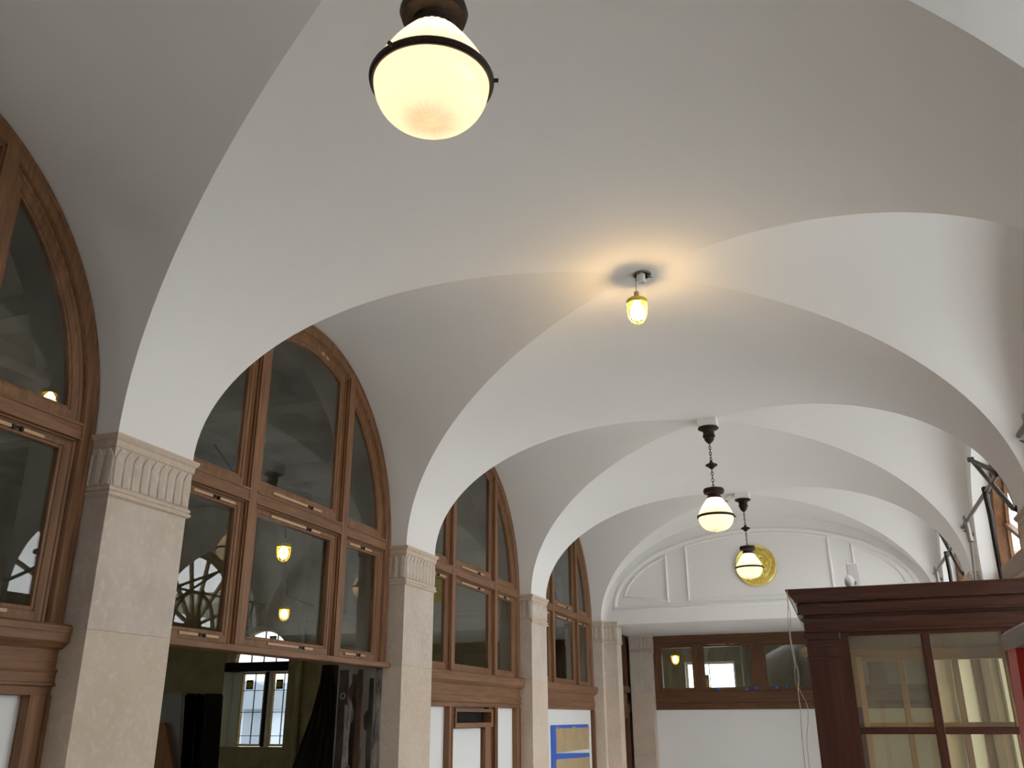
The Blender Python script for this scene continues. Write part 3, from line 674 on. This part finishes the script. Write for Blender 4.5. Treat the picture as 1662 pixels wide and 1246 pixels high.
MB().torus((-2.56, yj-.03, 2.16), .018, .006, 16, 6, 'y').build('pipe_end', 'steel', sj, smooth=True)
MB().prism([(-2.34, ZF), (-2.318, ZF), (-2.318, 2.18), (-2.335, 2.2), (-2.345, 2.12)], 'y', yj-.02, yj+.01).build('slot_dark_strip', 'black', sj)  # black strip put in as the shade within the slot

# ------------------------------------------------------------------ right wall: fan windows
def right_window(k, label):
    yc = k*P; w = thing('window_%d' % (12+k), label, 'window', (XR+.2, yc, .7), kind='structure')
    b0, h0, zs0 = 1.13, 1.05, 3.20
    el = lambda d, zb=None, n=40: ell(d, n, b=b0, h=h0, zs=zs0, zb=zb)
    XA = XR+.145
    prof = [(-.005, XA+.13), (-.005, XA), (.030, XA), (.036, XA+.010), (.056, XA+.014), (.060, XA+.095), (.085, XA+.098), (.085, XA+.125)]
    MB().loft([[(x, yc+y, z) for y, z in el(d, .7 if k >= 1 else 3.06)] for d, x in prof], closed=False).build('casing', 'oak_z', w, smooth=40)
    MB().bbox(XA-.01, XA+.13, yc-b0+.03, yc+b0-.03, 3.06, 3.22, .006).build('transom', 'oak_y', w)
    r, h, zb = b0-.085, h0-.085, 3.22
    XM = XA+.105
    f = MB()
    for a in (22, 50, 78, 102, 130, 158):
        t = math.radians(a); f.bar((XM, yc+.16*math.cos(t), zb+.12*math.sin(t)), (XM, yc+r*1.0*math.cos(t), zb+h*math.sin(t)), .035, .05)
    f.build('fan_bars', 'oak_z', w)
    MB().loft([[(x, yc+q*math.cos(math.pi*i/30), zb+q*.95*math.sin(math.pi*i/30)) for i in range(31)] for x, q in ((XM-.024, .46), (XM-.024, .50), (XM+.024, .50), (XM+.024, .46))], closed=False, cyc=True).build('ring_bar', 'oak_z', w)
    MB().prism([(yc+.17*math.cos(math.pi*i/16), zb+.14*math.sin(math.pi*i/16)) for i in range(17)], 'x', XM-.03, XM+.03).build('fan_hub', 'oak_z', w)
    MB().prism([(yc+(r+.02)*math.cos(math.pi*i/40), zb-.01+(h+.02)*math.sin(math.pi*i/40)) for i in range(41)], 'x', XM-.002, XM+.002).build('pane', 'glass_clear', w)
    for a, b in ((-1.045, 0), (0, 1.045)) if k >= 1 else ():
        o = [(yc+a, .70), (yc+b, .70), (yc+b, 3.06), (yc+a, 3.06)]; i_ = [(yc+a+.07, .80), (yc+b-.07, .80), (yc+b-.07, 2.99), (yc+a+.07, 2.99)]
        s_ = MB().loft([[(x, p, q) for p, q in l] for x, l in ((XM+.03, o), (XM-.03, o), (XM-.03, i_), (XM+.03, i_))], cyc=True).build('casement', 'oak_z', w)
        MB().box(XM-.002, XM+.002, yc+a+.05, yc+b-.05, .78, 3.01).build('pane', 'glass_clear', s_)
    # opener shaft, arms and crank rods
    X = 2.095
    op = MB().tube([(X, yc+1.354, 3.627), (X, yc-.956, 3.606)], .017, 10).build('opener_shaft', 'steel', w, smooth=True)
    MB().tube([(X, yc+1.375, 3.627), (X, yc+1.335, 3.627)], .030, 12).build('end_cap', 'steel', op, smooth=True)
    m = MB().tube([(X-.02, yc-.02, 3.951), (X-.02, yc-.80, 3.672), (X-.005, yc-.93, 3.61)], [.017, .019, .026], 10); m.tube([(X-.01, yc-.02, 3.951), (X+.0, yc-1.20, 3.297), (X+.01, yc-1.255, 3.277), (X+.02, yc-1.275, 3.30)], .017, 10); m.tube([(X-.035, yc-.015, 3.952), (X+.01, yc-.015, 3.952)], .021, 12)
    m.tube([(X-.025, yc-.94, 3.61), (X+.025, yc-.94, 3.61)], .030, 12); m.tube([(X+.02, yc-1.27, 3.30), (X+.25, yc-1.27, 3.30)], .011, 8)
    m.build('arm', 'iron', op)
    m = MB().tube([(X-.01, yc-.346, 3.64), (X-.01, yc-.39, 3.418), (X-.01, yc-.31, 3.054), (X-.005, yc-.30, 2.75)], [.020, .020, .013, .013], 8); m.tube([(X-.022, yc-.345, 3.62), (X+.022, yc-.345, 3.62)], .030, 10); m.build('crank_rod', 'iron', op, smooth=40)
    m = MB().tube([(X-.01, yc+.854, 3.66), (X-.01, yc+.78, 3.422)], .022, 8); m.tube([(X-.01, yc+.80, 3.42), (X-.01, yc+.942, 3.132), (X-.01, yc+1.0, 2.9)], .010, 8); m.tube([(X-.022, yc+.86, 3.62), (X+.022, yc+.86, 3.62)], .028, 10); m.tube([(X, yc+1.20, 3.60), (XR+.01, yc+1.20, 3.55)], .014, 8)
    m.build('bracket', 'steel', op)
for k, lb in ((-1, 'unseen fan window beside the viewer, added to light the near bays'), (0, 'fan window nearest ahead on the daylight side, out of view'),  # the first is unseen, added to bring light to the near bays
              (1, 'fan window above the vestibule, only its opener end showing at the right edge'), (2, 'fan window with iron opener arms at the right, above the vestibule'), (3, 'farthest fan window on the daylight side, small opener arms showing')):
    right_window(k, lb)

# ------------------------------------------------------------------ pendant lamps
def pendant(label, y, s=1.0):
    t = thing('pendant_lamp', label, 'lamp', (0.012, y, 4.533), 'holophane pendant lamps')
    c = (0.012, y, 0)
    MB().bbox(c[0]-.085, c[0]+.085, y-.085, y+.085, 4.462, 4.552, .004).build('mounting_block', 'plaster', t)
    MB().lathe([(.01, 4.462), (.090, 4.462), (.094, 4.452), (.085, 4.444), (.06, 4.436), (.05, 4.42), (.05, 4.392), (.056, 4.386), (.056, 4.374), (.045, 4.366), (.042, 4.345), (.028, 4.325), (.012, 4.312), (.004, 4.305)], c).build('canopy', 'bronze', t, smooth=40)
    def chain(z1, z0, n):
        m = MB(); st = (z1-z0)/n
        for i in range(n):
            zc = z1-st*(i+.5); hl = st*.62; r = .0035
            pts = []
            for q in range(13):
                a = 2*math.pi*q/12; dx = .009*math.cos(a); dz = hl*math.sin(a)
                pts.append((c[0]+(dx if i % 2 else 0), y+(0 if i % 2 else dx), zc+dz))
            m.tube(pts, r, 6, cap=False)
        m.build('chain', 'bronze', t, smooth=True)
    chain(4.31, 4.150, 6); chain(4.075, 3.90, 6)
    MB().lathe([(.004, 4.158), (.012, 4.145), (.02, 4.13), (.052, 4.115), (.054, 4.106), (.03, 4.092), (.018, 4.08), (.005, 4.07)], c).build('bobbin', 'bronze', t, smooth=40)
    z0 = 3.645
    S = lambda r, z: (r*s, z0+(z-z0)*s)
    MB().lathe([S(.004, 3.915), S(.02, 3.905), S(.05, 3.902), S(.086, 3.893), S(.092, 3.872), S(.086, 3.852), S(.058, 3.842), S(.054, 3.826), S(.062, 3.822), S(.062, 3.808), S(.05, 3.806)], c, n=64, rib=.004, nrib=16).build('collar', 'bronze', t, smooth=40)
    def dense(p, k=5):
        p = [Vector((a, b, 0)) for a, b in p]; o = []
        for i in range(len(p)-1):
            a, b, c_, d = p[max(i-1, 0)], p[i], p[i+1], p[min(i+2, len(p)-1)]
            for j in range(k):
                t_ = j/k; v = .5*((2*b)+(c_-a)*t_+(2*a-5*b+4*c_-d)*t_*t_+(3*b-a-3*c_+d)*t_**3); o.append((v.x, v.y))
        return o+[(p[-1].x, p[-1].y)]
    g1 = dense([S(.052, 3.812), S(.066, 3.80), S(.092, 3.765), S(.120, 3.72), S(.140, 3.68), S(.150, 3.652)], 3)
    g2 = dense([S(.150, 3.640), S(.149, 3.622), S(.142, 3.594), S(.127, 3.566), S(.104, 3.543), S(.070, 3.526), S(.034, 3.518), S(.012, 3.516)], 4)
    NQ = 96
    def ribbed(prof, amp):
        return [[(c[0]+r*math.cos(2*math.pi*q/NQ), y+r*math.sin(2*math.pi*q/NQ), z+(amp(r/s) if q % 4 in (1, 2) else 0)) for q in range(NQ)] for r, z in prof]
    up = [[(c[0]+r*(1+(.03 if q % 4 in (1, 2) else 0))*math.cos(2*math.pi*q/NQ), y+r*(1+(.03 if q % 4 in (1, 2) else 0))*math.sin(2*math.pi*q/NQ), z) for q in range(NQ)] for r, z in g1]
    MB().loft(up).build('upper_globe', 'globe', t)
    lo_l = ribbed(g2, lambda r: .007*max(0, min(1, (.095-r)/.04))*min(1, r/.02))
    MB().loft(lo_l).add(lo_l[-1]+[(c[0], y, S(0, 3.516)[1])], [(q, (q+1) % NQ, NQ) for q in range(NQ)]).build('lower_globe', 'globe', t, smooth=60)
    MB().lathe([(.013*s, S(0, 3.520)[1]), (.012*s, S(0, 3.512)[1]), (.004*s, S(0, 3.507)[1])], c, n=14).build('glass_button', 'globe', t, smooth=True)
    rg = MB().loft([[(c[0]+r*s*math.cos(2*math.pi*q/64), y+r*s*math.sin(2*math.pi*q/64), S(0, z)[1]) for q in range(64)] for r, z in ((.149, 3.654), (.160, 3.655), (.163, 3.648), (.161, 3.638), (.156, 3.634), (.149, 3.636))], cyc=True).build('ring_band', 'bronze', t, smooth=40)
    for a in (.3, .3+2*math.pi/3, .3+4*math.pi/3): MB().tube([(c[0]+.155*s*math.cos(a), y+.155*s*math.sin(a), S(0, 3.645)[1]), (c[0]+.174*s*math.cos(a), y+.174*s*math.sin(a), S(0, 3.645)[1])], .006, 8).build('thumb_screw', 'bronze', rg)
    MB().lathe([(.004, 3.79), (.016, 3.78), (.018, 3.75), (.03, 3.71), (.032, 3.69), (.02, 3.668), (.004, 3.66)], c, n=10).build('bulb', 'bulb', t, smooth=True)
    ld = bpy.data.lights.new('lamp_light', 'POINT'); ld.energy = 9; ld.color = (1, .76, .50); ld.shadow_soft_size = .03
    lo_ = bpy.data.objects.new('lamp_light', ld); COL.objects.link(lo_); lo_.parent = t; lo_.location = (0, 0, 3.72-4.533)
pendant('large glowing pendant lamp at the top of the picture, nearest to the viewer', 0, 1.06)
pendant('glowing pendant lamp on a chain, nearer of the two small ones', 6)
pendant('glowing pendant lamp on a chain in front of the gold roundel', 9)

# ------------------------------------------------------------------ caged bulbs
def caged(label, p, s=1.0, m='bulb', cord=.11, group='caged work-light bulbs'):
    t = thing('caged_bulb', label, 'bulb', p, group); x, y, z = p
    MB().lathe([(.004*s, .045*s), (.014*s, .043*s), (.016*s, .0), (.03*s, -.004*s), (.032*s, -.012*s), (.012*s, -.014*s)], p, n=14).build('socket', 'pine', t, smooth=40)
    MB().lathe([(.012*s, -.012*s), (.016*s, -.03*s), (.036*s, -.055*s), (.044*s, -.085*s), (.034*s, -.120*s), (.008*s, -.138*s)], p, n=10).build('light_bulb', m, t, smooth=True)
    c = MB(); c.lathe([(.014*s, -.002*s), (.05*s, -.004*s), (.060*s, -.012*s), (.060*s, -.036*s), (.055*s, -.036*s), (.055*s, -.014*s), (.012*s, -.013*s)], p, n=24)
    for q in range(8):
        a = 2*math.pi*q/8; ca, sa = math.cos(a), math.sin(a)
        c.tube([(x+r*s*ca, y+r*s*sa, z+h*s) for r, h in ((.055, -.02), (.058, -.07), (.052, -.115), (.034, -.145), (.006, -.158))], .0028*s, 5)
    c.torus((x, y, z-.10*s), .055*s, .0025*s, 20, 5); c.build('cage', 'lime', t, smooth=40)
    MB().tube([(x, y, z+.04*s), (x+.002, y, z+.04*s+cord)], .0022, 6).build('cord', 'wire', t)
    return t
caged('caged bulb hanging bare from the hole in the vault crown', (-.012, 3.0, 4.375), 1.05, 'bulb_bare', .115)
jb = thing('junction_box', 'open junction box with stub pipe in the vault crown above the caged bulb', 'junction box', (.03, 3, 4.533))
MB().torus((.03, 3.0, 4.530), .05, .007, 24, 8).build('hole_rim', 'steel', jb, smooth=True)
MB().lathe([(.046, 4.533), (.046, 4.524), (.001, 4.523)], (.03, 3.0, 0), n=20).build('hole_dark_disc', 'black', jb)  # black disc put in as the shade inside the hole
MB().lathe([(.026, 4.528), (.026, 4.475), (.019, 4.470), (.019, 4.49), (.001, 4.49)], (.025, 2.985, 0), n=18).build('stub_pipe', 'white_hw', jb, smooth=40)
m = MB()
for a in range(3): m.tube([(.03+.03*math.cos(a*2), 3+.03*math.sin(a*2), 4.528), (.03+.06*math.cos(a*2+.4), 3+.05*math.sin(a*2+.4), 4.512), (.03+.045*math.cos(a*2+.9), 3+.045*math.sin(a*2+.9), 4.527)], .004, 6)
m.build('loose_wires', 'wire', jb)
caged('caged amber bulb behind the leftmost arched window', (-2.977, 1.6, 3.79), .95, 'bulb_far', 1.175)
caged('caged amber bulb, upper of two behind the window over the open bay', (-3.433, 4.6, 3.40), 1.0, 'bulb_far', .08)
caged('caged amber bulb, lower of two behind the window over the open bay', (-4.971, 7.0, 3.20), 1.0, 'bulb_far', .08)
caged('amber bulb behind the left pane of the end screen', (-1.664, 13.4, 2.99), 1.1, 'bulb_far', .965)
tag(MB().tube([(-2.66, 2.6, 3.62), (-3.0, 3.5, 3.50), (-3.433, 4.6, 3.528), (-4.2, 5.8, 3.40), (-4.971, 7.0, 3.328), (-5.8, 8.95, 3.45)], .006, 6).build('light_string', 'black'), 'thin black cable carrying the caged bulbs in the side room', 'cable')

cs = thing('conduit_stub', 'small white conduit elbow on the vault beside the farthest lamp block', 'conduit', (-.16, 9, 4.5))
MB().tube([(-.085, 9.0, 4.51), (-.13, 8.99, 4.508), (-.16, 8.98, 4.49), (-.175, 8.97, 4.455)], .016, 10).build('elbow', 'white_hw', cs, smooth=True); MB().torus((-.178, 8.968, 4.448), .016, .005, 14, 6).build('collar', 'steel', cs, smooth=True)
# ------------------------------------------------------------------ gold roundel
gm = thing('gold_medallion', 'round gold relief medallion on the white end wall behind a lamp', 'medallion', (-.012, YT, 3.87))
def disc(r0, r1, y0, y1, n=64): return MB().loft([[(-.012+r*math.cos(2*math.pi*q/n), YT-d, 3.87+r*math.sin(2*math.pi*q/n)) for q in range(n)] for r, d in ((r1, 0), (r1, y1), (max(r0, .001), y1), (max(r0, .001), y0))])
MB().lathe([(.001, 0)], (0, 0, 0), n=3) if False else None
disc(0, .255, .0, .012).build('back_plate', 'gold_p', gm)
for R, r in ((.252, .017), (.230, .007), (.178, .010), (.162, .006)): MB().torus((-.012, YT-.012-r*.5, 3.87), R, r, 64, 8, 'y').build('rim', 'gold_p', gm, smooth=True)
m = MB()
for i in range(46):
    a = 2*math.pi*i/46
    for r, dr in ((.207, .016), (.195, -.012), (.220, .010)):
        cx, cz_ = -.012+r*math.cos(a), 3.87+r*math.sin(a); q = .011+.004*random.random()
        m.add([(cx+q*math.cos(a+1.2), YT-.013, cz_+q*math.sin(a+1.2)), (cx-q*math.cos(a+1.2), YT-.013, cz_-q*math.sin(a+1.2)), (cx+dr*math.cos(a), YT-.013, cz_+dr*math.sin(a)), (cx, YT-.036, cz_)], [(0, 1, 3), (1, 2, 3), (2, 0, 3)])
tag(m.build('wreath_relief', 'gold', gm), kind='stuff')
m = MB()
for i in range(70):
    a = random.uniform(0, 2*math.pi); r = .15*math.sqrt(random.random()); cx, cz_ = -.012+r*math.cos(a), 3.87+r*math.sin(a)*.95; q = random.uniform(.012, .03)
    m.add([(cx+q*math.cos(t+a), YT-.012, cz_+q*.7*math.sin(t+a)) for t in (0, 1.3, 2.6, 3.9, 5.2)]+[(cx, YT-.034, cz_)], [(j, (j+1) % 5, 5) for j in range(5)])
tag(m.build('centre_relief', 'gold', gm), kind='stuff')

# ------------------------------------------------------------------ room beyond the end screen
bw2 = brick_wall_y('wall_far_room', 15.0, -6, 6, ZF, 4.2, (-1.77, -.885, 1.6, 2.94, .001), 'pale painted brick wall of the room beyond the end screen', 'brick2')
struct(MB().box(-6, 6, YE+.08, 15.2, 4.0, 4.2), 'ceiling_far_room', 'brick2', 'ceiling of the room beyond the end screen', 'ceiling')
struct(MB().box(-3.4, -3.2, YE+.3, 15.2, ZF, 4.2), 'wall_far_room_left', 'brick2', 'pale wall at the left of the room beyond the end screen', 'wall')
struct(MB().box(2.62, 2.8, YE+.1, 15.2, ZF, 4.2), 'wall_far_room_right', 'brick2', 'pale wall at the right of the room beyond the end screen', 'wall')
struct(MB().box(-3.4, 2.8, YE+.08, YE+.30, 3.30, 4.2), 'wall_far_room_front', 'brick2', 'wall above the end screen seen from beyond', 'wall')
fw = thing('window_8', 'bright sliding window in the room beyond the end screen', 'window', (-1.3, 15.1, 1.6), kind='structure')
m = MB(); fr_y(m, -1.77, -.885, 1.6, 2.94, .04, 15.12); m.box(-1.36, -1.345, 15.1, 15.14, 1.6, 2.94); m.build('frame', 'white_hw', fw)
MB().box(-1.74, -.9, 15.118, 15.122, 1.63, 2.91).build('pane', 'glass_clear', fw)
MB().box(-1.46, -1.37, 15.10, 15.125, 2.45, 2.72).build('roundel_panel', 'smoke_glass', fw); MB().prism([(-1.42+.05*math.cos(2*math.pi*i/16), 2.58+.08*math.sin(2*math.pi*i/16)) for i in range(16)], 'y', 15.09, 15.13).build('roundel', 'amber', fw)
for x in (-.70, .15, .7): tag(MB().tube([(x, 14.9, ZF), (x, 14.9, 4.0)], .06, 10).build('wall_pipe', 'brick2', smooth=True), {-.70: 'pale pipe beside the bright window beyond the end screen', .15: 'pale pipe in the middle beyond the end screen', .7: 'pale pipe nearest the vestibule beyond the end screen'}[x], 'pipe', 'painted pipes beyond the end screen')

# ------------------------------------------------------------------ dark timber vestibule
vb = thing('vestibule', 'dark varnished oak vestibule with heavy cornice and small glass panes', 'vestibule', (1.4, 4.2, ZF))
VX0, VX1, VY0, VY1 = .725, 2.075, 3.50, 5.02
def rloop(p, z): return [(VX0-p, VY0-p, z), (VX1+.015, VY0-p, z), (VX1+.015, VY1+p, z), (VX0-p, VY1+p, z)]
def band(prof, nm, m='dark_x'): return MB().loft([rloop(p, z) for p, z in prof], cap=True).build(nm, m, vb)
band([(.085, 2.664), (.085, 2.655), (.078, 2.650), (.066, 2.628), (.048, 2.606), (.045, 2.598), (.045, 2.594), (.022, 2.593), (.022, 2.585)], 'crown_moulding')
band([(.022, 2.586), (.036, 2.584), (.038, 2.578), (.034, 2.572), (.034, 2.540), (.038, 2.535), (.038, 2.529), (.006, 2.528), (.006, 2.512)], 'corona')
band([(.006, 2.513), (.020, 2.509), (.022, 2.502), (.014, 2.490), (.010, 2.484), (.008, 2.448), (.012, 2.444), (.012, 2.436), (.002, 2.432)], 'bed_moulding')
def vwall_y(y, front, m_z, m_x, cols, rows, xs=(VX0, VX1), head=None, t=.05):
    """glazed screen in plane y; cols = pane x-ranges, rows = pane z-ranges"""
    nm = 'screen_frame'
    f = MB(); ya, yb2 = y, y+t
    f.box(xs[0], cols[0][0], ya, yb2, ZF, 2.432); f.box(cols[-1][1], xs[1], ya, yb2, ZF, 2.432)
    fr = f.build('stile', m_z, vb)
    MB().box(cols[0][0], cols[-1][1], ya, yb2, rows[0][1], 2.432).build('head_rail', m_x, vb)
    MB().box(cols[0][0], cols[-1][1], ya, yb2, ZF, rows[-1][0]).build('bottom_panel', m_x, vb)
    for a, b in zip(cols[:-1], cols[1:]):
        g = MB().bbox(a[1], b[0], ya+.004, yb2-.004, rows[-1][0], rows[0][1], .003).build('muntin', m_z, vb)
    for a, b in zip(rows[1:], rows[:-1]):
        MB().bbox(cols[0][0], cols[-1][1], ya+.006, yb2-.006, a[1], b[0], .003).build('glazing_bar', m_x, vb)
    for c0, c1 in cols:
        for r0, r1 in rows:
            MB().box(c0-.005, c1+.005, y+t/2-.002, y+t/2+.002, r0-.005, r1+.005).build('pane', 'glass_old', vb)
ROWS = [(1.95, 2.412), (1.452, 1.915), (.955, 1.417)]
vwall_y(VY0+.02, True, 'dark_z', 'dark_x', [(.937, 1.302), (1.346, 1.693), (1.737, 2.04)], ROWS)
vwall_y(VY1-.06, False, 'lit_gold_oak_z', 'lit_gold_oak_x', [(1.02, 1.245), (1.283, 1.58), (1.618, 1.90), (1.938, 2.06)], [(1.965, 2.355), (1.452, 1.93), (.955, 1.417)])
# inner cornice of the back screen
for z0, z1, p in ((2.36, 2.385, .01), (2.385, 2.425, .02), (2.425, 2.44, .035), (2.44, 2.50, .045)): MB().box(.80, VX1, VY1-.06-p, VY1-.05, z0, z1).build('inner_cornice', 'lit_gold_oak_x', vb)
# left side screen
f = MB(); f.box(VX0+.01, VX0+.06, VY0+.07, VY0+.20, ZF, 2.432); f.box(VX0+.01, VX0+.06, VY1-.2, VY1-.06, ZF, 2.432); f.box(VX0+.01, VX0+.06, VY0+.20, VY1-.2, 2.30, 2.432); f.box(VX0+.01, VX0+.06, VY0+.2, VY1-.2, ZF, .955)
f.build('side_stile', 'dark_z', vb)
MB().box(VX0+.015, VX0+.055, 4.23, 4.27, .955, 2.30).build('muntin', 'dark_z', vb)
for z in (1.42, 1.915): MB().box(VX0+.017, VX0+.053, VY0+.2, VY1-.2, z, z+.035).build('glazing_bar', 'dark_x', vb)
MB().box(VX0+.033, VX0+.037, VY0+.19, VY1-.19, .95, 2.31).build('pane', 'glass_old', vb)
# open inner door leaf, golden oak with dark edge
dl = MB().box(.90, .935, 3.72, 4.35, ZF, 2.33).build('door_leaf', 'oak_z', vb)
MB().box(.936, .965, 3.80, 3.88, ZF, 2.05).build('dark_rebate', 'dark_z', dl); MB().box(.97, 1.0, 3.98, 4.02, ZF, 2.33).build('edge_strip', 'pine_z', dl)
# pilaster on the corner
pl = MB().box(VX0-.004, .893, VY0-.018, VY0+.02, ZF, 2.432).build('pilaster', 'dark_z', vb)
for z0, z1, p in ((2.396, 2.432, .012), (2.362, 2.372, .008), (2.296, 2.304, .010)): MB().bbox(VX0-.004-p, .893+p*.3, VY0-.018-p, VY0+.02, z0, z1, .003).build('necking', 'dark_x', pl)
MB().box(VX0, VX1, VY0, VY1, 2.655, 2.662).build('roof_board', 'dark_x', vb)
MB().box(.78, VX1, VY0+.07, VY1-.06, 2.505, 2.515).build('inner_ceiling', 'lit_gold_oak_x', vb)
# raw pine stud inside
MB().box(1.84, 1.90, 4.62, 4.68, ZF, 2.49).build('pine_stud', 'pine_z', vb)

# sensor on top of the vestibule
ss = thing('motion_sensor', 'white plastic box with round sensor head standing on the vestibule cornice', 'sensor', (1.0, 3.9, 2.664))
sb = MB().bbox(.985, 1.050, 3.90, 3.93, 2.664, 2.862, .004).build('back_box', 'white_hw', ss)
m = MB()
for i in range(6): m.box(1.047, 1.053, 3.902+.004*i, 3.904+.004*i, 2.70, 2.84)
m.build('rib', 'white_hw', sb)
hd = MB()
lo = []
for i in range(13):
    a = math.pi*i/12; lo.append([(.990+.028*math.sin(a)*math.cos(2*math.pi*q/20), 3.865+.03*math.sin(a)*math.sin(2*math.pi*q/20), 2.748-.038*math.cos(a)) for q in range(20)])
hd.loft(lo, cap=True).build('sensor_head', 'white_hw', ss, smooth=True)
MB().tube([(.995, 3.87, 2.745), (1.02, 3.905, 2.745)], .012, 10).build('neck', 'steel', ss, smooth=True)
MB().box(.975, 1.045, 3.86, 3.93, 2.664, 2.676).build('foot', 'white_hw', ss)

# wires hanging from the cornice corner
wr = thing('hanging_wires', 'thin twisted pale wires dangling from the vestibule cornice corner', 'wire', (.65, 3.40, 2.62))
pa = [(.650, 3.400, 2.655), (.648, 3.395, 2.574), (.643, 3.39, 2.526), (.639, 3.39, 2.411), (.648, 3.39, 2.279), (.662, 3.39, 2.223), (.650, 3.39, 2.132), (.652, 3.39, 2.032), (.647, 3.39, 1.952), (.643, 3.39, 1.760), (.640, 3.39, 1.3)]
pb = [(.652, 3.400, 2.655), (.650, 3.40, 2.574), (.655, 3.40, 2.526), (.642, 3.40, 2.411), (.652, 3.40, 2.30), (.640, 3.40, 2.20), (.656, 3.40, 2.14), (.687, 3.40, 2.059), (.683, 3.40, 1.98), (.664, 3.40, 1.84), (.66, 3.4, 1.4)]
def smoothp(p, k=4):
    p = [Vector(q) for q in p]; o = []
    for i in range(len(p)-1):
        a, b, c, d = p[max(i-1, 0)], p[i], p[i+1], p[min(i+2, len(p)-1)]
        for j in range(k):
            t = j/k; o.append(.5*((2*b)+(c-a)*t+(2*a-5*b+4*c-d)*t*t+(3*b-a-3*c+d)*t**3))
    return o+[p[-1]]
MB().tube(smoothp(pa), .0026, 6).build('wire_strand', 'wire', wr, smooth=True); MB().tube(smoothp(pb), .0020, 6).build('wire_strand', 'wire', wr, smooth=True)

# ------------------------------------------------------------------ red ladder at the right edge
ld = thing('stepladder', 'red fibreglass stepladder with grey cap at the right edge', 'ladder', (1.4, -.2, ZF))
def rail(x, s, y_top, y_bot, nm):
    m = MB(); w, t = .085, .035
    for (dx, dy0, dy1) in ((0, 0, w), ):
        top, bot = (y_top, 2.108), (y_bot, ZF)
        sec = [(0, 0), (t, 0), (t, .008), (.008, .008), (.008, w-.008), (t, w-.008), (t, w), (0, w)]
        loops = [[(x+s*a, yy+b, z) for a, b in sec] for yy, z in (bot, top)]
        m.loft(loops, cap=True)
    return m.build(nm, 'red', ld)
rail(1.157, 1, -.08, .46, 'front_rail'); rail(1.60, -1, -.08, .46, 'front_rail'); rail(1.175, 1, -.24, -.86, 'rear_rail'); rail(1.585, -1, -.24, -.86, 'rear_rail')
for i in range(7):
    t = (i+1)/8; z = ZF+(2.108-ZF)*t; y = .46+(-.08-.46)*t
    MB().bbox(1.165, 1.592, y+.005, y+.08, z-.012, z+.012, .004).build('step', 'alu', ld)
MB().loft([[(1.156, -.26, 2.106), (1.608, -.26, 2.106), (1.608, .006, 2.106), (1.156, .006, 2.106)], [(1.152, -.27, 2.110), (1.612, -.27, 2.110), (1.612, .012, 2.110), (1.152, .012, 2.110)], [(1.152, -.27, 2.132), (1.612, -.27, 2.132), (1.612, .012, 2.132), (1.152, .012, 2.132)], [(1.158, -.262, 2.138), (1.606, -.262, 2.138), (1.606, .006, 2.138), (1.158, .006, 2.138)]], cap=True).build('cap', 'ladder_grey', ld)
